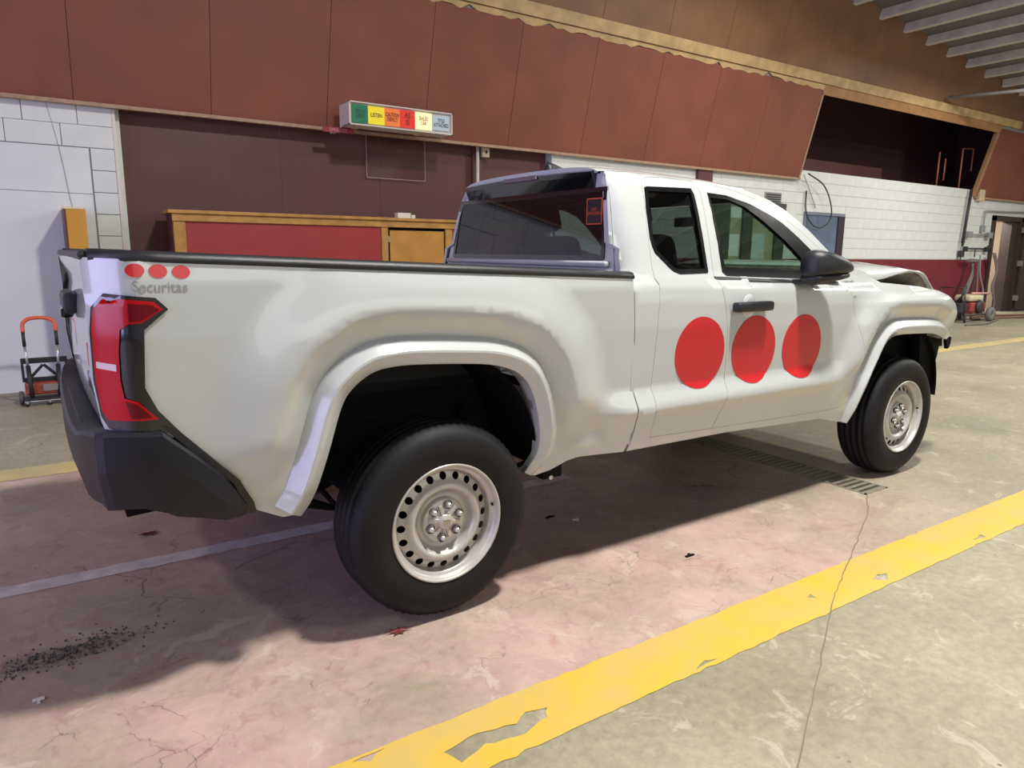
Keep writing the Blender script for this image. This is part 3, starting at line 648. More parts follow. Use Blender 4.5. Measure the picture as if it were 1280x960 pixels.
# ---- wheels
def wheel(cx, s):
    wh = empty('wheel', (cx, 0, .387), 0, parent=TR)
    yo = s*.94   # outer face
    M_ = Matrix.Translation((0, yo, 0)) @ Matrix.Diagonal((1, -s, 1, 1))   # local y>0 = inwards
    # tyre, lathe with four grooves and shoulder blocks
    prof = [(.226, .012), (.236, .002), (.250, -.004), (.285, -.010), (.320, -.009), (.345, .000), (.362, .012), (.374, .026), (.381, .040)]
    tw = []
    for g in (.062, .102, .142, .182): tw += [(.386, g-.008), (.3775, g-.005), (.3775, g+.005), (.386, g+.008)]
    prof += tw+[(.381, .205), (.374, .219), (.362, .233), (.345, .245), (.30, .252), (.25, .245), (.228, .23), (.226, .20), (.226, .05)]
    bm = bmesh.new(); n = 144; rings = []
    for r_, y in prof:
        ring = []
        for k in range(n):
            rr = r_
            if r_ > .360 and (y < .056 or y > .19) and k % 2 == 0: rr -= .005 if r_ > .37 else .003
            ring.append(bm.verts.new((rr*math.cos(2*PI*k/n), y, rr*math.sin(2*PI*k/n))))
        rings.append(ring)
    m_ = len(rings)
    for i in range(m_):
        A, B = rings[i], rings[(i+1) % m_]
        for k in range(n): bm.faces.new((A[k], A[(k+1) % n], B[(k+1) % n], B[k]))
    for v in bm.verts:
        v.co = M_ @ v.co
    from_bm('tyre', bm, RUB, wh, True)
    rim = lathe('rim', [(.229, .022), (.236, .006), (.234, -.003), (.228, -.004), (.224, .004), (.221, .020), (.214, .026), (.206, .029), (.203, .034), (.200, .052), (.200, .20), (.226, .22)], STEEL, wh, 72, M_)
    # disc with 20 round holes
    def dy(r_): return lerp([(0, .052), (.085, .052), (.092, .060), (.105, .062), (.118, .050), (.128, .030), (.136, .021), (.146, .020), (.156, .027), (.168, .041), (.192, .050), (.199, .056), (.206, .062)], r_)
    Rr = [.10, .113, .125, .137, .15, .20]
    outer = [(.2035*math.cos(2*PI*i/80), .2035*math.sin(2*PI*i/80)) for i in range(80)]
    holes = [[(.1795*math.cos(2*PI*j/20)+.0148*math.cos(2*PI*i/14), .1795*math.sin(2*PI*j/20)+.0148*math.sin(2*PI*i/14)) for i in range(14)] for j in range(20)]
    vs, T = cdt(outer, holes+[[(.152*math.cos(2*PI*i/72), .152*math.sin(2*PI*i/72)) for i in range(72)]], .009)
    lathe('disc_bowl', [(r_/1000, dy(r_/1000)) for r_ in (60, 84, 88, 92, 98, 105, 112, 118, 123, 128, 132, 136, 141, 146, 152.3)], STEEL, wh, 96, M_)
    P = [M_ @ Vector((x, dy(math.hypot(x, z)), z)) for x, z in vs]; Fc = []
    for t in T:
        n_ = (P[t[1]]-P[t[0]]).cross(P[t[2]]-P[t[0]]); Fc.append(t if n_.y*s > 0 else t[::-1])
    wd = mesh('wheel_disc', P, Fc, STEEL, wh, True); NN = []
    for x, z in vs:
        r_ = math.hypot(x, z)+1e-6; g = (dy(r_+.003)-dy(r_-.003))/.006 if r_ > .004 else 0
        NN.append(Vector((g*x/r_, s*1.0, g*z/r_)).normalized())
    wd.data.normals_split_custom_set_from_vertices(NN)
    lathe('brake_drum', [(.0001, .075), (.195, .075), (.195, .15)], DARK, wh, 32, M_)
    cap = lathe('hub_cap', [(.0001, .016), (.026, .017), (.030, .020), (.031, .030), (.050, .035), (.084, .037), (.089, .042), (.091, .058)], STEEL, wh, 36, M_)
    NUT = STEEL
    for k in range(6):
        a = R(18)+2*PI*k/6
        Mn = M_ @ Matrix.Translation((.066*math.cos(a), .0, .066*math.sin(a)))
        lathe('nut_recess', [(.018, .037), (.0165, .046), (.0001, .046)], DARK, wh, 14, Mn @ Matrix.Translation((0, -.008, 0)))
        lathe('wheel_nut', [(.0001, .014), (.007, .014), (.0105, .018), (.0115, .045)], NUT, wh, 6, Mn, smooth=False)
        bm = bmesh.new(); a2 = a+PI/6; Ms = M_ @ Matrix.Rotation(-a2, 4, 'Y')
        add_box(bm, (.028, .026, -.008), (.070, .04, .008), .003, Ms); from_bm('cap_spoke', bm, STEEL, wh)
    bm = bmesh.new()   # three-oval emblem
    for (ex, ez, ax, az) in [(0, 0, .017, .0115), (0, .004, .0105, .0042), (0, 0, .0045, .0105)]:
        add_tube(bm, [M_ @ Vector((ex+ax*math.cos(2*PI*i/20), .0155, ez+az*math.sin(2*PI*i/20))) for i in range(20)], .0011, 5, True)
    from_bm('cap_emblem', bm, CHR, wh)
    tube('valve_stem', [M_ @ Vector((.205, .012, .03)), M_ @ Vector((.212, .03, .03))], .005, DARK, wh, 6)
for cx in (0, 3.35):
    for s in (-1, 1): wheel(cx, s)
# ------------------------------------------------------------------ hall shell
WY = 5.2
WHT = mat('painted_block', (.74, .78, .76), .55, noise=.10, nscale=3, bump=.25, bscale=30)
WHT2 = mat('painted_plaster', (.74, .78, .78), .5, noise=.08, nscale=2, bump=.1, bscale=20)
MORT = mat('mortar_joint', (.28, .29, .28), .8); MORL = mat('painted_joint', (.50, .53, .52), .7)
MAR = mat('maroon_board', (.115, .036, .036), .5, noise=.18, nscale=2.5, bump=.06, bscale=60)
FAS = mat('rust_red_panel', (.26, .078, .048), .55, noise=.20, nscale=1.6, bump=.08, bscale=40)
PLY = mat('stained_plywood', (.27, .14, .072), .5, noise=.30, nscale=1.3, bump=.05, bscale=50)
BOARD = mat('orange_board', (.44, .235, .09), .55, noise=.25, nscale=4)
BEAM = mat('ochre_beam', (.62, .44, .21), .55, noise=.35, nscale=4, bump=.1, bscale=30)
TRIM = mat('pale_wood_trim', (.46, .30, .19), .6, noise=.3, nscale=20)
DADO = mat('red_dado_paint', (.20, .022, .032), .45, noise=.12, nscale=3, bump=.08, bscale=40)
def floor_material():
    m = bpy.data.materials.new('worn_concrete'); m.use_nodes = True; nt = m.node_tree; N = nt.nodes; L = nt.links; b = N['Principled BSDF']
    tc = N.new('ShaderNodeTexCoord'); sep = N.new('ShaderNodeSeparateXYZ'); L.new(tc.outputs['Object'], sep.inputs[0])
    def noise(s, d=5, rough=.6, dist=0, scale=None):
        n = N.new('ShaderNodeTexNoise'); n.inputs['Scale'].default_value = s; n.inputs['Detail'].default_value = d; n.inputs['Roughness'].default_value = rough; n.inputs['Distortion'].default_value = dist
        if scale:
            mp = N.new('ShaderNodeMapping'); mp.inputs['Scale'].default_value = scale; L.new(tc.outputs['Object'], mp.inputs[0]); L.new(mp.outputs[0], n.inputs['Vector'])
        else: L.new(tc.outputs['Object'], n.inputs['Vector'])
        return n.outputs['Fac']
    def ramp(v, p0, p1, c0=(0, 0, 0), c1=(1, 1, 1)):
        r = N.new('ShaderNodeValToRGB'); r.color_ramp.elements[0].position = p0; r.color_ramp.elements[1].position = p1
        r.color_ramp.elements[0].color = (*c0, 1); r.color_ramp.elements[1].color = (*c1, 1); L.new(v, r.inputs[0]); return r.outputs[0]
    def mix(f, a, c, mode='MIX'):
        x = N.new('ShaderNodeMix'); x.data_type = 'RGBA'; x.blend_type = mode
        if isinstance(f, float): x.inputs[0].default_value = f
        else: L.new(f, x.inputs[0])
        for i, v in ((6, a), (7, c)):
            if isinstance(v, tuple): x.inputs[i].default_value = (*v, 1)
            else: L.new(v, x.inputs[i])
        return x.outputs[2]
    def mth(op, a, c=None):
        x = N.new('ShaderNodeMath'); x.operation = op; x.use_clamp = False
        for i, v in enumerate([a, c]):
            if v is None: continue
            if isinstance(v, (int, float)): x.inputs[i].default_value = v
            else: L.new(v, x.inputs[i])
        return x.outputs[0]
    def mr(v, a, c):
        x = N.new('ShaderNodeMapRange'); x.interpolation_type = 'SMOOTHSTEP'; x.inputs[1].default_value = a; x.inputs[2].default_value = c; L.new(v, x.inputs[0]); return x.outputs[0]
    base = ramp(noise(.9, 8, .65), .3, .7, (.255, .23, .155), (.44, .40, .285))
    fine = ramp(noise(26, 6, .7), .3, .75, (.70, .70, .70), (1.12, 1.12, 1.12)); base = mix(1.0, base, fine, 'MULTIPLY')
    # lane between the yellow lines carries worn pink-red paint, strongest behind the truck
    lane = mth('MULTIPLY', mr(sep.outputs[1], -1.56, -1.50), mth('SUBTRACT', 1, mr(sep.outputs[1], 1.95, 2.05)))
    lane = mth('MULTIPLY', lane, mth('SUBTRACT', 1.0, mr(sep.outputs[0], .8, 4.5)))
    pk = ramp(noise(1.5, 9, .68, .5), .22, .62)
    pink = ramp(noise(5, 8, .7, .4), .35, .72, (.60, .42, .365), (.45, .265, .255))
    base = mix(mth('MULTIPLY', mth('MULTIPLY', lane, pk), .90), base, pink)
    rd = ramp(noise(3.2, 9, .72, .8), .60, .74); base = mix(mth('MULTIPLY', mth('MULTIPLY', lane, rd), .55), base, (.33, .115, .10))
    s1 = ramp(noise(7, 10, .75, 1.0), .56, .60); base = mix(mth('MULTIPLY', mth('MULTIPLY', lane, s1), .35), base, (.33, .16, .155))
    s2 = ramp(noise(4.2, 9, .72, .9), .58, .62); base = mix(mth('MULTIPLY', s2, .38), base, (.60, .53, .43))
    s3 = ramp(noise(11, 9, .78, .6), .60, .64); base = mix(mth('MULTIPLY', s3, .30), base, (.20, .165, .12))
    # dirt streaks running along the lane
    st = ramp(noise(2.4, 7, .7, .3, (.5, 2.2, 1)), .58, .78); base = mix(mth('MULTIPLY', st, .50), base, (.17, .145, .085))
    # debris and grime patch at the rear left
    dx = mth('DIVIDE', mth('ADD', sep.outputs[0], 1.28), .30); dy = mth('DIVIDE', mth('ADD', sep.outputs[1], .44), .075)
    rr = mth('SQRT', mth('ADD', mth('MULTIPLY', dx, dx), mth('MULTIPLY', dy, dy)))
    gr = mth('MULTIPLY', mth('SUBTRACT', 1.0, mr(rr, .4, 1.3)), ramp(noise(60, 6, .8), .38, .56)); base = mix(mth('MULTIPLY', gr, .85), base, (.10, .095, .07))
    # hairline cracks
    nv = N.new('ShaderNodeTexNoise'); nv.inputs['Scale'].default_value = 3.5; nv.inputs['Detail'].default_value = 5; L.new(tc.outputs['Object'], nv.inputs['Vector'])
    vm = N.new('ShaderNodeVectorMath'); vm.operation = 'MULTIPLY_ADD'; L.new(nv.outputs['Color'], vm.inputs[0]); vm.inputs[1].default_value = (.35, .35, 0); L.new(tc.outputs['Object'], vm.inputs[2])
    vo = N.new('ShaderNodeTexVoronoi'); vo.feature = 'DISTANCE_TO_EDGE'; vo.inputs['Scale'].default_value = 1.7; L.new(vm.outputs[0], vo.inputs['Vector'])
    ck = mth('MULTIPLY', mth('MULTIPLY', mth('SUBTRACT', 1.0, mr(vo.outputs['Distance'], .0, .006)), ramp(noise(1.3, 3), .52, .62)), mr(sep.outputs[1], -1.6, -1.2))
    base = mix(mth('MULTIPLY', ck, .7), base, (.07, .05, .04))
    vo2 = N.new('ShaderNodeTexVoronoi'); vo2.feature = 'DISTANCE_TO_EDGE'; vo2.inputs['Scale'].default_value = 5.5; L.new(vm.outputs[0], vo2.inputs['Vector'])
    ck2 = mth('MULTIPLY', mth('MULTIPLY', mth('SUBTRACT', 1.0, mr(vo2.outputs['Distance'], .0, .014)), ramp(noise(2.6, 4, .7), .54, .60)), lane)
    base = mix(mth('MULTIPLY', ck2, .6), base, (.08, .055, .05))
    # dark specks
    vs_ = N.new('ShaderNodeTexVoronoi'); vs_.inputs['Scale'].default_value = 9; L.new(tc.outputs['Object'], vs_.inputs['Vector'])
    sp = mth('MULTIPLY', mth('SUBTRACT', 1.0, mr(vs_.outputs['Distance'], .03, .07)), ramp(noise(2.1, 2), .52, .58)); base = mix(mth('MULTIPLY', sp, .8), base, (.06, .04, .03))
    L.new(base, b.inputs['Base Color'])
    rg = ramp(noise(4, 6), .3, .7, (.42, .42, .42), (.62, .62, .62)); L.new(rg, b.inputs['Roughness'])
    bp = N.new('ShaderNodeBump'); bp.inputs['Strength'].default_value = .25; bp.inputs['Distance'].default_value = .004
    L.new(mth('SUBTRACT', noise(18, 8, .7), mth('MULTIPLY', ck, .8)), bp.inputs['Height']); L.new(bp.outputs[0], b.inputs['Normal'])
    return m
FLR = floor_material()
GX0, GX1, GY0, GY1 = 2.80, 3.04, -1.01, .75
fl = mesh('floor', [(-12, -9, 0), (26, -9, 0), (26, 8.0, 0), (-12, 8.0, 0), (GX0, GY0, 0), (GX1, GY0, 0), (GX1, GY1, 0), (GX0, GY1, 0)], [(0, 1, 5, 4), (1, 2, 6, 5), (2, 3, 7, 6), (3, 0, 4, 7)], FLR); fl['kind'] = 'structure'
mesh('drain_channel', [(GX0, GY0, 0), (GX1, GY0, 0), (GX1, GY1, 0), (GX0, GY1, 0), (GX0, GY0, -.2), (GX1, GY0, -.2), (GX1, GY1, -.2), (GX0, GY1, -.2)], [(0, 1, 5, 4), (1, 2, 6, 5), (2, 3, 7, 6), (3, 0, 4, 7), (4, 5, 6, 7)], DARK, fl)
# joint crack crossing the lane edge
def ribbon(name, pts, wd, z, m, parent, jit=.3):
    V = []; 
    for i, (x, y) in enumerate(pts):
        a = pts[max(0, i-1)]; b = pts[min(len(pts)-1, i+1)]; t = Vector((b[0]-a[0], b[1]-a[1])).normalized(); w_ = wd*(1+random.uniform(-jit, jit))/2
        V += [(x-t.y*w_, y+t.x*w_, z), (x+t.y*w_, y-t.x*w_, z)]
    return mesh(name, V, [(2*i, 2*i+1, 2*i+3, 2*i+2) for i in range(len(pts)-1)], m, parent)
CRK = mat('crack_dirt', (.20, .165, .11), .9)
def wig(pts, n=10, a=.008):
    out = []
    for p, q in zip(pts, pts[1:]):
        for k in range(n): t = k/n; out.append((p[0]+(q[0]-p[0])*t+random.uniform(-a, a), p[1]+(q[1]-p[1])*t+random.uniform(-a, a)))
    return out+[pts[-1]]
ribbon('floor_crack', wig([(2.79, -1.02), (2.53, -1.18), (1.95, -1.44), (1.45, -1.66), (.44, -2.19), (0, -2.45)], 14, .004), .004, .0035, CRK, fl)
ribbon('floor_crack', wig([(-1.2, .35), (-.95, .05), (-.98, -.1), (-.8, -.25)], 10, .012), .004, .001, CRK, fl)
ribbon('floor_crack', wig([(-.6, -.05), (-.3, .1), (-.1, .02)], 10, .012), .004, .001, CRK, fl)
# painted lines
YEL = mat('worn_yellow_paint', (.68, .44, .040), .5, col2=(.58, .41, .11), nscale=5, bump=.15, bscale=60)
YEL2 = mat('faded_yellow_paint', (.60, .46, .17), .6, col2=(.45, .38, .20), nscale=4)
WLN = mat('worn_white_paint', (.74, .69, .66), .6, col2=(.58, .51, .49), nscale=12)
def stripe(name, x0, x1, y0, y1, m, jag, chips=(), step=.04):
    out = []; n = int((x1-x0)/step)
    lo = [(x0+(x1-x0)*i/n, y0+random.gauss(0, jag)) for i in range(n+1)]; hi = [(x0+(x1-x0)*i/n, y1+random.gauss(0, jag)) for i in range(n+1)][::-1]
    vs, T = cdt(lo+hi, chips, .12)
    V = [(x, y, .002) for x, y in vs]; Fc = []
    for t in T:
        n_ = (Vector(V[t[1]])-Vector(V[t[0]])).cross(Vector(V[t[2]])-Vector(V[t[0]])); Fc.append(t if n_.z > 0 else t[::-1])
    return mesh(name, V, Fc, m)
rj = lambda P: [(x+random.uniform(-.007, .007), y+random.uniform(-.005, .005)) for x, y in densify(P, .03)]
chip = [rj(c) for c in [[(-.36, -1.60), (-.24, -1.585), (-.12, -1.61), (-.06, -1.585), (.0, -1.60), (-.03, -1.635), (-.12, -1.66), (-.25, -1.64), (-.34, -1.665)], [(1.74, -1.66), (1.80, -1.64), (1.86, -1.655), (1.80, -1.69)], [(1.35, -1.60), (1.39, -1.59), (1.38, -1.625)], [(2.6, -1.69), (2.72, -1.675), (2.70, -1.70)], [(.55, -1.71), (.70, -1.705), (.62, -1.69)], [(-.6, -1.50), (-.5, -1.498), (-.55, -1.52)]]]
tag(stripe('floor_stripe', -3, 12, -1.725, -1.485, YEL, .0025, chip), 'bright yellow painted line on the concrete in the foreground, chipped near its front end', 'painted line')
tag(stripe('floor_stripe', -6, 17, 1.96, 2.22, YEL2, .006), 'faded yellow line on the floor beyond the truck, near the back wall', 'painted line')
tag(stripe('floor_stripe', -6, 1.5, .165, .275, WLN, .003), 'narrow worn white line running under the truck tail', 'painted line')
# drain grate
gr = empty('drain_grate', (GX0, GY0, 0), 0, 'long steel drain grate with dark slots in the floor by the front wheel', 'drain grate')
GM = mat('grate_steel', (.33, .30, .22), .6, metal=.3, noise=.3, nscale=20)
bm = bmesh.new(); LX, LY = GX1-GX0, GY1-GY0
for lo, hi in [((0, 0, -.02), (.014, LY, .004)), ((LX-.014, 0, -.02), (LX, LY, .004)), ((0, 0, -.02), (LX, .014, .004)), ((0, LY-.014, -.02), (LX, LY, .004))]: add_box(bm, lo, hi)
from_bm('grate_frame', bm, GM, gr)
bar0 = None; k = 0
while .03+k*.05 < LY-.04:
    if bar0 is None: bar0 = box('grate_bar', (.012, 0, -.018), (LX-.012, .026, .003), GM, gr); bar0.location = (0, .014, 0)
    else:
        o = bar0.copy(); link(o, gr); o.location = (0, .014+k*.05, 0)
    k += 1
# small things on the floor
LEAF = mat('red_leaf', (.14, .010, .008), .6)
def leaf(x, y, s, rz, label):
    P = []
    for i in range(14):
        a = 2*PI*i/14; r_ = s*(1 if i % 2 else .55)*random.uniform(.8, 1.2); P.append((x+r_*math.cos(a)*1.3, y+r_*math.sin(a)*.8))
    bm = bmesh.new(); vs = [bm.verts.new((px, py, .004+random.uniform(0, .006))) for px, py in P]; c = bm.verts.new((x, y, .012))
    for i in range(14): bm.faces.new((vs[i], vs[(i+1) % 14], c))
    tag(from_bm('dry_leaf', bm, LEAF), label, 'leaf')
leaf(-.20, -.935, .035, 0, 'dark red dry leaf on the floor just behind the rear wheel')
leaf(-.87, .585, .04, 1, 'dark red scrap on the floor below the rear bumper')
DEB = mat('grey_grit', (.09, .085, .07), .9)
bm = bmesh.new()
for i in range(420):
    a = random.gauss(0, .17); b = random.gauss(0, .045); x = -1.30+a; y = -.44+b+.10*a; s = random.uniform(.0015, .0055)
    bmesh.ops.create_icosphere(bm, subdivisions=1, radius=s, matrix=Matrix.Translation((x, y, s*.4)))
tag(from_bm('grit_pile', bm, DEB), 'scattered grey grit on the floor at the lower left', 'debris', kind='stuff')
for i, (x, y, s, lab) in enumerate([(1.07, -.40, .018, 'small white broken clip on the shaded floor beneath the door'), (-1.33, -.70, .016, 'tiny pale paper chip on the lit floor at the lower left')]):
    bm = bmesh.new(); add_box(bm, (x-s, y-s*.4, .001), (x+s, y+s*.4, .007), .001); add_box(bm, (x-s*.3, y-s*1.4, .001), (x+s*.3, y, .004)); tag(from_bm('plastic_scrap', bm, mat('scrap_white', (.7, .7, .68), .5)), lab, 'scrap')
for x, y, lab in [(.98, -.30, 'black torn rubber bit on the shaded floor under the truck'), (1.25, -1.05, 'thin dark chip on the lit floor between truck and yellow line')]:
    bm = bmesh.new(); add_box(bm, (x-.035, y-.008, .001), (x+.02, y+.005, .007), .002); add_box(bm, (x-.005, y-.006, .001), (x+.01, y+.018, .005)); tag(from_bm('rubber_scrap', bm, DARK), lab, 'scrap')
# ------------------------------------------------------------------ back wall
wb = empty('wall_back', (0, WY, 0), 0, kind='structure')
def wbox(name, x0, x1, z0, z1, m, y0=0, y1=.2, parent=None, bev=0): return box(name, (x0, y0, z0), (x1, y1, z1), m, parent or wb, bev)
wbox('wall_backing', -12, -.47, 0, 3.0, MORT, .012, .3)
wbox('smooth_patch', -2.2, -.70, 0, 2.385, WHT2, .001, .02)
wbox('smooth_patch', -12, -2.21, 0, 2.80, WHT2, .001, .02)
blk = {}
def block(x0, x1, z0, z1, m=WHT, bv=.004):
    key = (round(x1-x0, 3), round(z1-z0, 3), m.name)
    if key not in blk:
        bm = bmesh.new(); add_box(bm, (0, -.003, 0), (x1-x0, .02, z1-z0), bv); me = from_bm('tmp', bm, m); blk[key] = me.data; bpy.data.objects.remove(me)
    o = bpy.data.objects.new('block', blk[key]); link(o, wb); o.location = (x0, random.uniform(-.002, .002), z0)
CH = .2135
# left: two full courses over the patch, one column beside it
for c, z0 in enumerate([2.39, 2.60]):
    x = -.475-(.30 if c else .0)
    if c: block(-.77, -.475, z0+.004, z0+CH-.004)
    while x > -2.3: block(x-.45+.006, x, z0+.003, z0+CH-.003); x -= .45
z = 2.39-CH
while z > .0: block(-.685, -.477, z+.003, z+CH-.003); z -= CH
ribbon_y = lambda name, pts, r, m, parent: tube(name, pts, r, m, parent, 5)
ribbon_y('wall_crack', curve([(-1.02, -.005, 2.78), (-.97, -.005, 2.5), (-.93, -.005, 2.2), (-.90, -.005, 1.9), (-.87, -.005, 1.7)], 5), .0025, MORT, wb)
ribbon_y('wall_crack', [(-2.2, -.002, 1.965), (-1.6, -.002, 1.955), (-1.2, -.002, 1.95), (-.70, -.002, 1.945)], .0025, MORT, wb)
wbox('corner_bead', -.475, -.445, 0, 2.80, mat('corner_bead', (.72, .66, .60), .5), -.008, .2)
# maroon recess behind the counter
wbox('recess_return', -.445, -.40, 0, 2.9, WHT2, .1, .5)
for a, b in [(-.445, 1.22), (1.225, 2.44), (2.445, 3.76), (3.765, 5.0)]:
    wbox('board_panel', a, b, 0, 2.95, MAR, .15, .17)
wbox('recess_post', 3.76, 3.90, 0, 2.90, MAR, .10, .16)
# right section: painted block above a red dado
wbox('wall_backing', 5.0, 18.62, 0, 2.97, MORL, .006, .3)
wbox('dado', 5.0, 18.57, 0, 1.335, DADO, -.004, .02)
x_end = 18.57
rows = 8; rh = (2.97-1.345)/rows
for r_ in range(rows):
    x = 5.0-(.0 if r_ % 2 else .21)
    while x < x_end:
        a, b = max(x, 5.0), min(x+.42-.0015, x_end)
        z0 = 1.345+r_*rh
        inwin = (b > 8.4 and a < 10.3 and z0+rh > 1.32 and z0 < 2.30) or (b > 10.95 and a < 12.28 and z0+rh > 1.30 and z0 < 2.19)
        if inwin and a < 10.5:
            pass
        elif inwin:
            if a < 10.95-.03: block(a, 10.94, z0+.003, z0+rh-.003)
            if b > 12.28+.03: block(12.29, b, z0+.003, z0+rh-.003)
        elif b-a > .05: block(a, b, z0+.003, z0+rh-.003)
        x += .42
wbox('wall_backing', 20.25, 26, 0, 2.97, WHT2, .0, .3)
wbox('door_header', 18.57, 20.25, 2.42, 2.97, WHT2, .0, .3)
wbox('wall_stub', 7.95, 8.30, 2.60, 2.79, MAR, -.06, .02)
wbox('lintel', 10.95, 12.28, 2.225, 2.358, WHT, -.002, .02); wbox('plain_block', 7.98, 8.34, 1.348, 2.358, WHT, .003, .02); wbox('plain_block', 10.30, 10.73, 1.348, 2.358, WHT, .003, .02)
# window in the block wall
w1 = empty('window_1', (10.95, WY, 1.25), 0, kind='structure')
FRM = mat('window_frame_paint', (.20, .22, .30), .5)
box('window_frame', (0, -.02, .92), (1.33, .05, .97), FRM, w1); box('window_frame', (0, -.02, 0), (.05, .05, .92), FRM, w1)
box('window_frame', (1.12, -.02, 0), (1.33, .06, .92), mat('window_jamb_dark', (.03, .02, .035), .6), w1); box('window_sill', (0, -.03, 0), (1.33, .05, .05), FRM, w1)
box('window_pane', (.05, .005, .05), (1.12, .008, .92), mat('blue_grey_pane', (.16, .22, .33), .12, coat=1, noise=.3, nscale=1.5), w1)
# door opening at the far right and its open leaf
BRN = mat('brown_door_paint', (.060, .036, .030), .45, noise=.2, nscale=3)
d1 = empty('door_1', (18.57, WY, 0), 0, kind='structure')
box('door_frame', (0, -.06, 0), (.12, .25, 2.42), BRN, d1); box('door_frame', (1.56, -.06, 0), (1.68, .25, 2.42), BRN, d1); box('door_frame', (0, -.06, 2.30), (1.68, .25, 2.42), BRN, d1)
box('door_frame', (1.20, .02, 0), (1.56, .25, 2.30), BRN, d1)
box('door_leaf', (1.66, -.14, .03), (3.1, -.08, 2.36), BRN, d1, .006)
HNG = mat('hinge_steel', (.35, .30, .27), .5, metal=.5)
for z in (.35, 1.25, 2.1): box('hinge', (1.60, -.15, z-.07), (1.70, -.06, z+.07), HNG, d1)
box('door_closer', (1.95, -.20, 2.22), (2.5, -.14, 2.28), mat('closer_pale', (.5, .45, .42), .5), d1)
text_mesh('door_lettering', 'R', .16, mat('white_lettering', (.75, .72, .70), .5), d1, Matrix.Translation((2.22, -.142, 1.75)))
text_mesh('door_lettering', 'MAINT', .13, bpy.data.materials['white_lettering'], d1, Matrix.Translation((2.30, -.142, 1.35)) @ Matrix.Rotation(R(90), 4, 'Y'))
# office window seen through the cabin glass
w2 = empty('window_2', (8.32, WY, 1.28), 0, kind='structure')
OFD = mat('office_frame_dark', (.05, .055, .045), .5); OFB = mat('office_pane_beige', (.42, .38, .26), .4, noise=.2, nscale=1.2); OFW = mat('office_pane_pale', (.70, .74, .70), .4)
for x0, x1 in [(0, .50), (.84, 1.10), (1.75, 2.02)]: box('window_mullion', (x0, -.05, 0), (x1, .02, 1.0), OFD, w2)
box('window_pane', (1.10, -.012, 0), (1.75, .01, 1.0), OFB, w2); box('window_pane', (.50, -.012, 0), (.84, .01, 1.0), OFB, w2)
box('pale_sheet', (.53, -.02, .10), (.80, -.012, .48), OFW, w2); box('pale_sheet', (.50, -.02, .76), (.82, -.012, .94), OFW, w2); box('pale_sheet', (1.15, -.02, .05), (1.50, -.012, .50), mat('office_sheet_blue', (.50, .58, .58), .4), w2)
box('window_head', (0, -.055, 1.0), (2.02, .02, 1.05), OFD, w2)
# room beyond the door
BEI = mat('beige_room_paint', (.36, .28, .20), .6)
rm = empty('wall_room', (18.5, 7.2, 0), 0, kind='structure')
box('room_wall', (-1, 0, 1.2), (3, .1, 3), BEI, rm); box('room_wall', (-1, 0, 0), (3, .1, 1.2), MAR, rm); box('room_wall', (2.2, -2, 0), (2.3, 0, 3), BEI, rm)
area('room_light', (18.6, 6.2, 2.6), (19.2, 6.8, .8), .8, .8, 90, (1, .92, .8))
# ------------------------------------------------------------------ leaning upper wall (fascia and plywood)
wu = empty('wall_upper', (0, 5.15, 2.81), R(0), kind='structure')
KL = math.atan(.25)
wu.rotation_euler = (KL, 0, 0)      # z' runs up the slope, -y' faces the hall
SL = 1/math.cos(KL)
def upanel(name, x0, x1, h0, h1, m, y0=0, y1=.02, bev=0): return box(name, (x0, y0, h0), (x1, y1, h1), m, wu, bev)
PW = 1.25
x = .46-PW*10
seams = []
while x < 26: seams.append(x); x += PW
for a, b in zip(seams, seams[1:]):
    if a < -12: continue
    if b < 10.0: upanel('fascia_panel', a+.003, b-.003, 0, 1.54, FAS)
    elif a > 18.1: upanel('fascia_panel', a+.003, b-.003, 0, 1.54, FAS)
upanel('fascia_panel', seams[[i for i, s in enumerate(seams) if s < 10.0][-1]] + .003, 10.62, 0, 1.54, FAS)
upanel('fascia_panel', 17.45, [s for s in seams if s > 18.1][0]-.003, 0, 1.54, FAS)
upanel('panel_edge_strip', 10.62, 10.66, -.02, 1.46, TRIM, -.01, .06)
upanel('panel_edge_strip', 17.43, 17.45, -.0, 1.50, TRIM, -.01, .02); upanel('panel_edge_strip', 17.40, 17.43, 0, 1.50, BOARD, .02, .09)
upanel('upper_backing', -12, 10.62, 0, 6.6, MORT, .022, .06); upanel('upper_backing', 10.62, 17.45, 1.46, 6.6, MORT, .022, .06); upanel('upper_backing', 17.45, 26, 0, 6.6, MORT, .022, .06)
# ragged upper edge of red paint on the plywood strip: strip with a jagged lower outline
def jag_strip(name, x0, x1, h0, h1, m, y, amp, th=.012):
    n = int((x1-x0)/.12); P = [(x0+(x1-x0)*i/n, h0+random.uniform(-amp, amp)+(.05 if random.random() < .12 else 0)) for i in range(n+1)]+[(x1, h1), (x0, h1)]
    extrude_poly(name, P, th, m, wu, Matrix.Translation((0, y, 0)))
jag_strip('ochre_strip', -12, 10.62, 1.53, 1.60, BEAM, -.006, .028)
upanel('ochre_beam', -12, 18.3, 1.61, 1.77, BEAM, -.035, .02, .006)
upanel('ochre_board', 10.62, 17.45, 1.44, 1.62, BOARD, -.010, .02)
for a, b in zip(seams, seams[1:]):
    if a < -12: continue
    for h0, h1 in [(1.60 if a > 17.9 else 1.77, 4.22), (4.23, 6.6)]:
        upanel('plywood_panel', a+.003, b-.003, h0, h1, PLY)
box('fascia_trim', (-12, 5.10, 2.775), (10.62, 5.16, 2.81), TRIM)['kind'] = 'structure'; bpy.data.objects['fascia_trim'].name = 'trim_1'
box('trim_2', (17.45, 5.10, 2.775), (26, 5.16, 2.81), TRIM)['kind'] = 'structure'
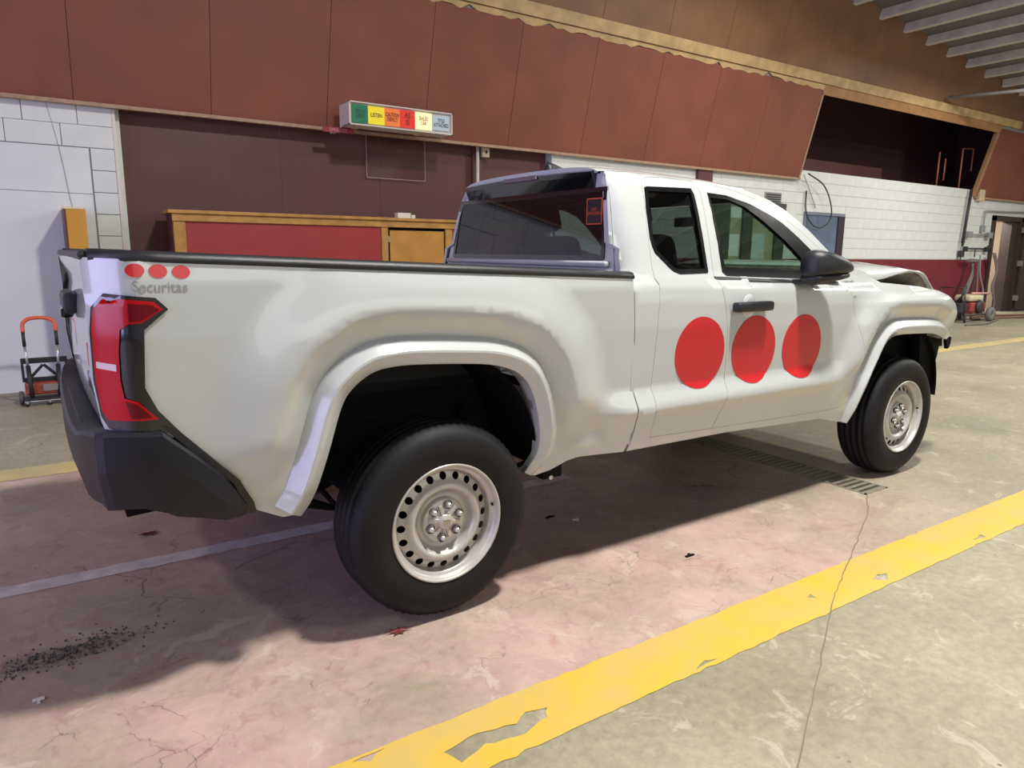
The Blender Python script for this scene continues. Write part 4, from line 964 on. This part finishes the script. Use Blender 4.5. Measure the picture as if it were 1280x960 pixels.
# dark loft opening over the block wall
lo = empty('wall_loft', (10.6, WY, 2.97), 0, kind='structure')
BLKR = mat('loft_dark', (.06, .018, .022), .8)
box('loft_back', (-.4, 1.7, 0), (9.5, 1.8, 2.6), BLKR, lo); box('loft_ledge', (-.4, .0, -.03), (9.5, 1.7, 0.0), MORT, lo)
box('loft_red_board', (.9, 1.0, 0.0), (4.6, 1.04, .42), MAR, lo)
box('loft_side', (-.35, .05, 0), (.28, .10, 1.5), mat('olive_board', (.12, .10, .05), .7), lo); box('loft_side', (9.4, .0, 0), (9.5, 1.7, 2.6), BLKR, lo); box('loft_ceiling', (-.4, -.55, 2.55), (9.5, 1.8, 2.6), BLKR, lo)
OP = mat('orange_pipe', (.50, .16, .08), .5)
for nm, pts, lab in [('pipe', [(17.35, 5.5, 2.98), (17.35, 5.5, 3.93), (17.86, 5.5, 3.97), (17.86, 5.5, 3.45)], 'thin orange pipe bent like a hook in the dark loft opening'), ('pipe', [(16.5, 5.6, 3.0), (16.5, 5.6, 3.80)], 'straight orange pipe standing in the dark loft opening'), ('pipe', [(17.0, 5.7, 3.2), (17.0, 5.7, 3.70)], 'dull brown pipe between the two orange pipes in the loft')]:
    tag(tube(nm, pts, .018, OP if 'orange' in lab else TRIM, None, 6), lab, 'pipe')
# ------------------------------------------------------------------ ceiling, far walls
CEI = mat('grey_roof_deck', (.16, .16, .17), .7, noise=.2, nscale=2)
def cz(x): return 5.74-.092*(x-11.1)
ce = mesh('ceiling', [(-12, -9.2, cz(-12)), (26, -9.2, cz(26)), (26, 5.6, cz(26)), (-12, 5.6, cz(-12))], [(0, 1, 2, 3)], CEI); ce['kind'] = 'structure'
PUR = mat('white_purlin', (.62, .60, .55), .6, noise=.2, nscale=6)
pm = None; x = -11.3
while x < 25.5:
    if pm is None: pm = box('purlin', (-.05, -9.2, -.15), (.05, 4.55, 0), PUR, ce); 
    o = pm if abs(x+11.3) < .01 else pm.copy()
    if o is not pm: link(o, ce)
    o.location = (x, 0, cz(x)-.005); o.rotation_euler = (0, .09, 0); x += .85
OWL = mat('cream_wall', (.52, .50, .46), .6, noise=.1, nscale=2)
for nm, lo_, hi_ in [('wall_front', (-12, -9.2, 0), (26, -9.0, 9)), ('wall_right', (26, -9.2, 0), (26.2, 8, 6))]: box(nm, lo_, hi_, OWL)['kind'] = 'structure'
box('wall_left', (-12.2, -9.2, 4.6), (-12, 5.6, 8), OWL)['kind'] = 'structure'
box('wall_left', (-12.2, 3.6, 0), (-12, 5.6, 4.6), OWL)['kind'] = 'structure'
# ------------------------------------------------------------------ high-bay lamps
LB = mat('lamp_housing', (.45, .45, .45), .4, metal=.6); LE = mat('lamp_lens', (1, 1, 1), .5, emis=(1, .95, .86), es=14)
DESC = ['high-bay ceiling lamp above the truck', 'high-bay ceiling lamp over the hall ahead of the truck', 'high-bay ceiling lamp over the far end of the hall', 'high-bay ceiling lamp in the front row nearest the bay door', 'high-bay ceiling lamp in the front row at mid hall', 'bright white ceiling lamp between the purlins, at the top right']
for (x, y, z, pw), d in zip(LAMPS, DESC):
    lp = empty('ceiling_lamp', (x, y, z), 0, d, 'lamp', 'high-bay lamps')
    lathe('lamp_shade', [(.05, .30), (.12, .28), (.26, .06), (.30, 0), (.29, .0), (.25, .06), (.05, .26)], LB, lp, 28, Matrix.Rotation(PI/2, 4, 'X'))
    lathe('lamp_lens', [(.0001, .03), (.25, .03)], LE, lp, 28, Matrix.Rotation(PI/2, 4, 'X'))
    tube('lamp_rod', [(0, 0, .29), (0, 0, cz(x)-z)], .015, LB, lp, 6)
    l = bpy.data.lights.new('lamp_light', 'AREA'); l.shape = 'DISK'; l.size = .55; l.energy = pw; l.color = (1, .96, .90)
    lo_ = bpy.data.objects.new('lamp_light', l); link(lo_, lp); lo_.location = (0, 0, -.03)
tag(tube('strut', [(14.6, 4.62, 4.60), (16.2, 1.0, 4.62)], .035, mat('strut_grey', (.22, .20, .18), .6), None, 8), 'thin grey strut running from the plywood wall toward the ceiling', 'pipe')
# ------------------------------------------------------------------ lighted sign with six coloured cells
sg = empty('light_sign', (1.80, 4.62, 2.80), 0, 'long white sign box with six coloured lettered cells on the red upper wall', 'sign')
CASE = mat('sign_case', (.66, .62, .55), .5)
SW, SH = 1.27, .225
bm = bmesh.new()
add_box(bm, (-.012, .0, -.012), (SW+.012, .24, 0)); add_box(bm, (-.012, 0, SH), (SW+.012, .30, SH+.012)); add_box(bm, (-.012, 0, -.012), (0, .30, SH+.012)); add_box(bm, (SW, 0, -.012), (SW+.012, .30, SH+.012)); add_box(bm, (0, .04, 0), (SW, .28, SH))
from_bm('sign_case', bm, CASE, sg)
for x in (.2, 1.0): box('sign_bracket', (x, .28, .02), (x+.06, .50, .06), CASE, sg)
cells = [(.03, .215, (.02, .20, .10), 'GREEN\nLIGHT', (.01, .08, .05), 0), (.215, .415, (.85, .72, .03), 'LISTEN', (.10, .09, .01), .15), (.415, .605, (.85, .20, .05), 'CAUTION\nDEFECT', (.12, .02, .01), .15), (.605, .795, (.75, .035, .02), 'AS\nIS', (.12, .01, .01), .15), (.795, 1.015, (.85, .75, .42), 'SEALED\nCAR', (.35, .28, .12), .5), (1.03, 1.24, (.42, .52, .58), 'TITLE\nATTACHED', (.05, .07, .10), .15)]
cells[0] = (.03, .215, (.02, .20, .10), 'RIDE &\nDRIVE', (.01, .08, .05), 0)
for i, (a, b, c, s, tc_, e) in enumerate(cells):
    z0 = .018 if i < 5 else .03; z1 = SH-.018 if i < 5 else SH-.03
    m_ = mat('sign_cell_%d' % i, c, .35, emis=c, es=e); box('sign_cell', (a+.001, .015, z0), (b-.001, .04, z1), m_, sg)
    text_mesh('sign_lettering', s, .060 if i != 3 else .085, mat('sign_ink_%d' % i, tc_, .5), sg, Matrix.Translation(((a+b)/2, .0135, (z0+z1)/2)), .001, bold=.0012, xs=.62 if i in (0, 2, 4, 5) else .75)
# small red placard under the sign
pl = empty('placard', (1.60, 4.95, 2.80), 0, 'small red placard with pale letters below the left end of the sign box', 'placard')
box('placard_bracket', (.15, .005, -.05), (.20, .20, -.02), CASE, pl); box('placard_plate', (0, 0, -.065), (.36, .008, -.005), mat('placard_red', (.28, .03, .04), .5), pl)
text_mesh('placard_lettering', 'SIMULCAST', .052, mat('placard_ink', (.62, .30, .30), .5), pl, Matrix.Translation((.18, -.001, -.037)), xs=.8)
# clear plastic sheet hanging on the maroon wall
cs = empty('clear_sheet', (2.25, 5.30, 2.30), 0, 'clear rectangular plastic sheet hung on the dark maroon wall below the sign', 'plastic sheet')
box('sheet', (0, 0, 0), (.80, .004, .50), glass('clear_plastic', (.93, .90, .90), .10, 1.22), cs)
EDG = mat('sheet_edge', (.45, .30, .28), .4)
for a, b in [((0, -.002, 0), (.80, .006, .006)), ((0, -.002, 0), (.005, .006, .50)), ((.795, -.002, 0), (.80, .006, .50))]: box('sheet_edge', a, b, EDG, cs)
# conduit and junction box beside it
cn = empty('conduit', (3.80, 5.24, 0), 0, 'pale vertical conduit with a switch box on the maroon wall', 'conduit')
PALE = mat('pale_conduit', (.62, .58, .52), .5)
tube('conduit_pipe', [(.0, 0, .9), (0, 0, 2.80)], .022, PALE, cn, 8); box('switch_box', (.06, -.03, 2.66), (.17, .03, 2.79), mat('switch_box', (.50, .42, .30), .5), cn, .006)
box('switch_toggle', (.105, -.045, 2.71), (.125, -.03, 2.74), DARK, cn)
# ------------------------------------------------------------------ counter with gate door
ct = empty('counter', (0, 4.75, 0), 0, 'long red-panelled counter with varnished wood rails and a small wooden door', 'counter')
OAK = mat('varnished_oak', (.52, .27, .065), .4, noise=.3, nscale=9); REDP = mat('counter_red_panel', (.34, .030, .034), .45, noise=.1, nscale=3); DOORW = mat('varnished_plywood', (.52, .25, .05), .35, noise=.18, nscale=5)
box('counter_top', (-.10, -.06, 1.765), (4.3, .45, 1.80), OAK, ct, .006); box('top_rail', (-.06, -.03, 1.69), (4.25, .0, 1.765), OAK, ct, .004)
box('corner_post', (-.05, -.012, 0), (.06, .05, 1.69), OAK, ct); box('post', (2.19, -.012, 0), (2.27, .05, 1.69), OAK, ct); box('post', (3.04, -.012, 0), (3.13, .05, 1.69), OAK, ct); box('post', (4.16, -.012, 0), (4.25, .05, 1.69), OAK, ct)
box('front_panel', (.06, .0, 0), (2.19, .03, 1.69), REDP, ct); box('front_panel', (3.13, .0, 0), (4.16, .03, 1.69), REDP, ct); box('side_panel', (-.05, .05, 0), (-.03, .45, 1.765), MAR, ct)
dr = box('counter_door', (2.295, -.005, .05), (3.02, .015, 1.655), DOORW, ct, .004); box('door_gap_backing', (2.27, .02, 0), (3.04, .03, 1.69), DARK, ct)
for z in (1.55, .4): box('hinge', (2.272, -.012, z-.035), (2.30, .002, z+.035), HNG, dr)
for x, w_, h_, lab in [(2.42, .17, .065, 'larger white carton standing on the counter top'), (2.60, .05, .045, 'tiny white box beside the carton on the counter top')]:
    tag(box('carton', (x, 4.78, 1.80), (x+w_, 4.88, 1.80+h_), mat('white_carton', (.72, .68, .58), .6), None, .004), lab, 'carton')
for i in range(6):
    tag(lathe('paper_cone', [(.0001, -.035), (.018, 0)], bpy.data.materials['white_carton'], None, 8, Matrix.Translation((1.54+.062*i, 4.76, 1.80)) @ Matrix.Rotation(-PI/2, 4, 'X') @ Matrix.Scale(-1, 4, (0, 1, 0)) , smooth=False), ('leftmost', 'second', 'third', 'fourth', 'fifth', 'rightmost')[i]+' of the six small white pointed stoppers on the counter top', 'stopper', 'row of white stoppers on the counter')
# orange-painted post board standing in front of the white block wall
ps = empty('post_board', (-.985, 4.58, 0), 0, 'upright ochre-faced board with a dark red side standing before the white wall', 'board')
box('board_face', (.02, 0, 0), (.175, .02, 1.765), mat('ochre_paint', (.62, .30, .035), .4, noise=.12, nscale=4), ps); box('board_side', (0, 0, 0), (.02, .605, 1.765), MAR, ps); box('board_cap', (-.005, -.005, 1.765), (.18, .605, 1.785), mat('cream_cap', (.70, .60, .42), .5), ps)
box('board_back', (.155, .02, 0), (.175, .605, 1.765), MAR, ps)
# ------------------------------------------------------------------ folding hand cart
hc = empty('folding_hand_cart', (-1.27, 4.42, 0), 0, 'black folding hand cart with an orange grip beside the white wall', 'hand cart')
ORP = mat('orange_grip', (.72, .13, .06), .5); ALU = mat('cart_tube_silver', (.6, .6, .6), .35, metal=.8); BP_ = mat('cart_black', (.015, .015, .017), .5)
gx = .125
tube('handle_grip', curve([(-gx, .10, .66), (-gx+.005, .11, .735), (-gx+.05, .115, .775), (0, .115, .785), (gx-.05, .115, .775), (gx-.005, .11, .735), (gx, .10, .66)], 5), .017, ORP, hc, 8)
for s in (-1, 1):
    tube('handle_tube', [(s*gx, .10, .67), (s*gx, .085, .53)], .014, BP_, hc, 8); tube('handle_tube', [(s*gx, .085, .53), (s*(gx-.01), .06, .34)], .011, ALU, hc, 8); tube('cart_upright', [(s*(gx-.01), .05, .36), (s*(gx-.02), .0, .04)], .018, BP_, hc, 8)
bm = bmesh.new()
for a, b in [((-.17, .37), (.19, .42)), ((-.17, .20), (-.15, .37)), ((.17, .20), (.20, .39)), ((-.15, .19), (.19, .24))]: add_box(bm, (a[0], .10, a[1]), (b[0], .13, b[1]), .005)
for s in (-1, 1):
    M_ = Matrix.Translation((s*.06, .115, .29)) @ Matrix.Rotation(s*R(48), 4, 'Y'); add_box(bm, (-.085, -.012, -.012), (.085, .012, .012), 0, M_)
from_bm('cart_basket_frame', bm, BP_, hc)
box('cart_load', (-.155, .02, .09), (.19, .12, .20), mat('rust_orange_box', (.42, .07, .04), .6, noise=.5, nscale=25), hc, .015)
box('cart_load_strap', (-.02, .005, .12), (.10, .02, .185), mat('grey_strap', (.22, .20, .19), .7), hc, .006)
box('cart_platform', (-.17, -.05, .05), (.19, .12, .07), BP_, hc, .005)
tube('cart_crossbar', [(-.17, -.04, .045), (.19, -.04, .045)], .008, ALU, hc, 6)
for x in (-.19, .20): lathe('cart_wheel', [(.0001, -.018), (.05, -.018), (.062, -.012), (.062, .012), (.05, .018), (.0001, .018)], mat('cart_wheel_grey', (.10, .09, .10), .6), hc, 20, Matrix.Translation((x, .09, .063)) @ Matrix.Rotation(PI/2, 4, 'Z'))
for x in (-.15, .02): 
    cst = empty('caster', (x, -.05, 0), parent=hc); lathe('caster_wheel', [(.0001, -.008), (.02, -.008), (.02, .008), (.0001, .008)], BP_, cst, 14, Matrix.Translation((0, 0, .021)) @ Matrix.Rotation(.6, 4, 'Z')); box('caster_fork', (-.012, -.012, .025), (.012, .012, .05), ALU, cst)
# ------------------------------------------------------------------ services on the right part of the back wall
DKP = mat('dark_pipe', (.035, .035, .04), .5); GRP = mat('grey_pipe', (.28, .29, .30), .45)
lc = tube('cable_loop', curve([(10.70, 5.0, 2.88), (11.2, 5.0, 2.70), (11.5, 5.02, 2.38), (11.6, 5.06, 2.12), (11.45, 5.10, 1.95), (11.2, 5.12, 1.95), (11.0, 5.14, 2.10), (10.93, 5.16, 2.30), (10.93, 5.17, 2.60)], 6), .013, DKP, None, 6); tag(lc, 'black cable looping over the top of the wall window', 'cable')
o = tube('cable', curve([(10.70, 5.10, 2.87), (11.0, 5.15, 2.6), (11.25, 5.17, 2.3)], 6), .008, GRP, None, 6); tag(o, 'thin grey cable on the wall left of the black loop', 'cable')
vt = empty('wall_vent', (9.75, WY, 2.32), 0, 'small dark louvred vent in the white block wall above the windshield', 'vent')
box('vent_frame', (0, -.02, 0), (.46, .0, .20), GRP, vt)
for k in range(4): box('vent_slat', (.03, -.032, .03+.04*k), (.43, -.02, .05+.04*k), DKP, vt)
dp = empty('down_pipe', (17.05, 5.12, 0), 0, 'black pipe running down the block wall to a valve above the dado', 'pipe'); tube('pipe_run', [(.12, 0, 2.97), (.0, 0, 1.72)], .035, DKP, dp, 8); tube('pipe_run', [(0, 0, 1.75), (.0, 0, 1.32)], .018, GRP, dp, 8); box('valve_body', (-.06, -.05, 1.40), (.06, .05, 1.55), DKP, dp, .01); tube('valve_arm', [(0, 0, 1.66), (0, -.03, 1.78)], .03, DKP, dp, 6)
for z, x0, x1, lab in [(1.93, 17.25, 18.45, 'upper grey hose rack bar with bracket ends on the wall'), (1.60, 17.2, 18.45, 'lower dark hose rack bar on the wall')]:
    hb = empty('rack_bar', (0, 5.10, z), 0, lab, 'rack'); tube('bar', [(x0, 0, 0), (x1, 0, 0)], .022, GRP if z > 1.8 else DKP, hb, 6)
    for x in (x0+.06, x1-.1): box('bracket', (x-.10, -.03, -.07), (x+.10, .06, .07) if z > 1.8 else (x, .06, .05), GRP if z > 1.8 else DKP, hb, .01)
    if z < 1.8: tube('hanger', [(17.68, 0, 0), (17.68, 0, -.20)], .015, DKP, hb, 6); tube('valve_handle', [(18.22, -.03, .07), (18.42, -.03, -.07)], .02, DKP, hb, 6)
ec = empty('wall_conduit', (0, 5.14, 0), 0, 'grey conduit bent down to a small box left of the door', 'conduit'); tube('conduit_pipe', curve([(20.3, 0, 2.55), (19.0, 0, 2.52), (18.15, 0, 2.50), (18.05, 0, 2.45), (18.04, 0, 2.2), (18.03, 0, 2.0)], 3), .02, GRP, ec, 6); box('outlet_box', (17.96, -.03, 2.0), (18.10, .03, 2.16), GRP, ec, .008)
pc = empty('paper_cover', (17.55, 5.08, 2.72), 0, 'cream box fixed at the top of the block wall', 'box'); box('cover', (0, 0, 0), (.24, .10, .26), mat('cream_box', (.62, .50, .33), .6), pc, .01)
# hoses hung on the rack
def hose(pts, r, m, lab, name='hose'): tag(tube(name, curve(pts, 6), r, m, None, 6), lab, 'hose')
HOSE = mat('grey_hose', (.17, .15, .14), .6); HOSER = mat('red_brown_hose', (.16, .07, .05), .6)
bmh = bmesh.new()
for k in range(5): add_tube(bmh, curve([(17.3+.05*k, 5.02, 1.36), (17.45-.02*k, 4.98, 1.0), (17.2-.05*k, 4.95, .55), (17.1-.04*k, 4.9, .2)], 5), .018, 6)
add_box(bmh, (17.15, 4.94, 1.28), (17.62, 5.06, 1.345), .02); add_tube(bmh, [(17.68, 5.0, 1.3), (17.68, 4.95, .6), (17.4, 4.85, .03), (17.0, 4.7, .03)], .018, 6)
tag(from_bm('hose_bundle', bmh, HOSE, None, True), 'bundle of grey hoses hanging against the red dado', 'hose')
hose([(17.75, 5.0, 1.45), (17.8, 4.98, 1.0), (18.0, 4.95, .6), (17.95, 4.9, .15), (18.05, 4.85, .022), (18.3, 4.8, .022)], .02, GRP, 'single pale hose hanging in a curve beside the hose bundle')
bmh = bmesh.new()
for k in range(4): add_tube(bmh, curve([(18.35+.04*k, 4.98, 1.5), (18.55+.02*k, 4.95, 1.1), (18.45-.03*k, 4.92, .7), (18.55, 4.9, .3), (18.4, 4.85, .06)], 5), .02, 6)
tag(from_bm('hose_bundle', bmh, HOSE, None, True), 'dark hoses hanging on the door jamb', 'hose')
hose([(14.6, 3.75, .02), (15.4, 3.70, .02), (16.2, 3.9, .02), (16.9, 4.1, .02), (16.5, 4.3, .02), (15.6, 4.2, .02)], .02, HOSE, 'black hose lying on the floor in front of the washer cart')
hose([(16.5, 4.5, .02), (17.4, 4.6, .02), (18.6, 4.4, .02), (19.0, 4.1, .02), (18.0, 4.0, .02), (16.9, 4.3, .02)], .022, HOSER, 'reddish hose coiled loosely on the floor toward the door')
# ------------------------------------------------------------------ pressure washer cart
pw = empty('pressure_washer', (15.75, 4.35, 0), 0, 'red and cream pressure washer on a wheeled cart against the wall', 'pressure washer')
RDE = mat('washer_red', (.40, .06, .05), .5, noise=.3, nscale=10); CRM = mat('washer_cream', (.62, .56, .36), .5)
bm = bmesh.new(); add_tube(bm, [(-.5, -.25, .16), (.75, -.25, .16), (.80, -.25, .30)], .022, 6); add_tube(bm, [(-.5, .25, .16), (.75, .25, .16), (.95, .25, .95)], .022, 6); add_tube(bm, [(-.5, -.25, .16), (-.55, -.25, .75), (-.55, .25, .75), (-.5, .25, .16)], .022, 6)
from_bm('cart_frame', bm, DKP, pw, True)
box('engine_block', (-.05, -.2, .20), (.60, .2, .42), RDE, pw, .04); box('fuel_tank', (-.08, -.18, .44), (.52, .18, .58), CRM, pw, .05); box('engine_shroud', (.12, -.21, .25), (.40, -.2, .40), DKP, pw, .01)
lathe('recoil_housing', [(.0001, -.06), (.12, -.06), (.16, 0), (.0001, 0)], DKP, pw, 18, Matrix.Translation((.25, -.2, .32)))
box('pump', (-.45, -.14, .20), (-.10, .14, .42), DKP, pw, .03)
tube('spray_lance', [(.1, -.1, .62), (.98, -.12, .60)], .022, mat('lance_pink', (.65, .35, .32), .5), pw, 6)
bm = bmesh.new()
for k in range(4): add_tube(bm, curve([(-.3, -.1+.05*k, .40), (-.38+.03*k, -.12, .62), (-.22, -.1, .80-.05*k), (-.08, -.05, .60)], 4), .018, 6)
from_bm('hose_tangle', bm, DKP, pw, True)
for y in (-.30, .30): lathe('cart_wheel', [(.03, -.04), (.09, -.04), (.14, -.05), (.155, -.03), (.155, .03), (.14, .05), (.09, .04), (.03, .04)], mat('washer_tyre', (.16, .16, .15), .7), pw, 22, Matrix.Translation((.62, y, .156)), closed=True)
tube('cart_foot', [(-.42, -.25, .16), (-.42, -.25, .0)], .025, DKP, pw, 6)
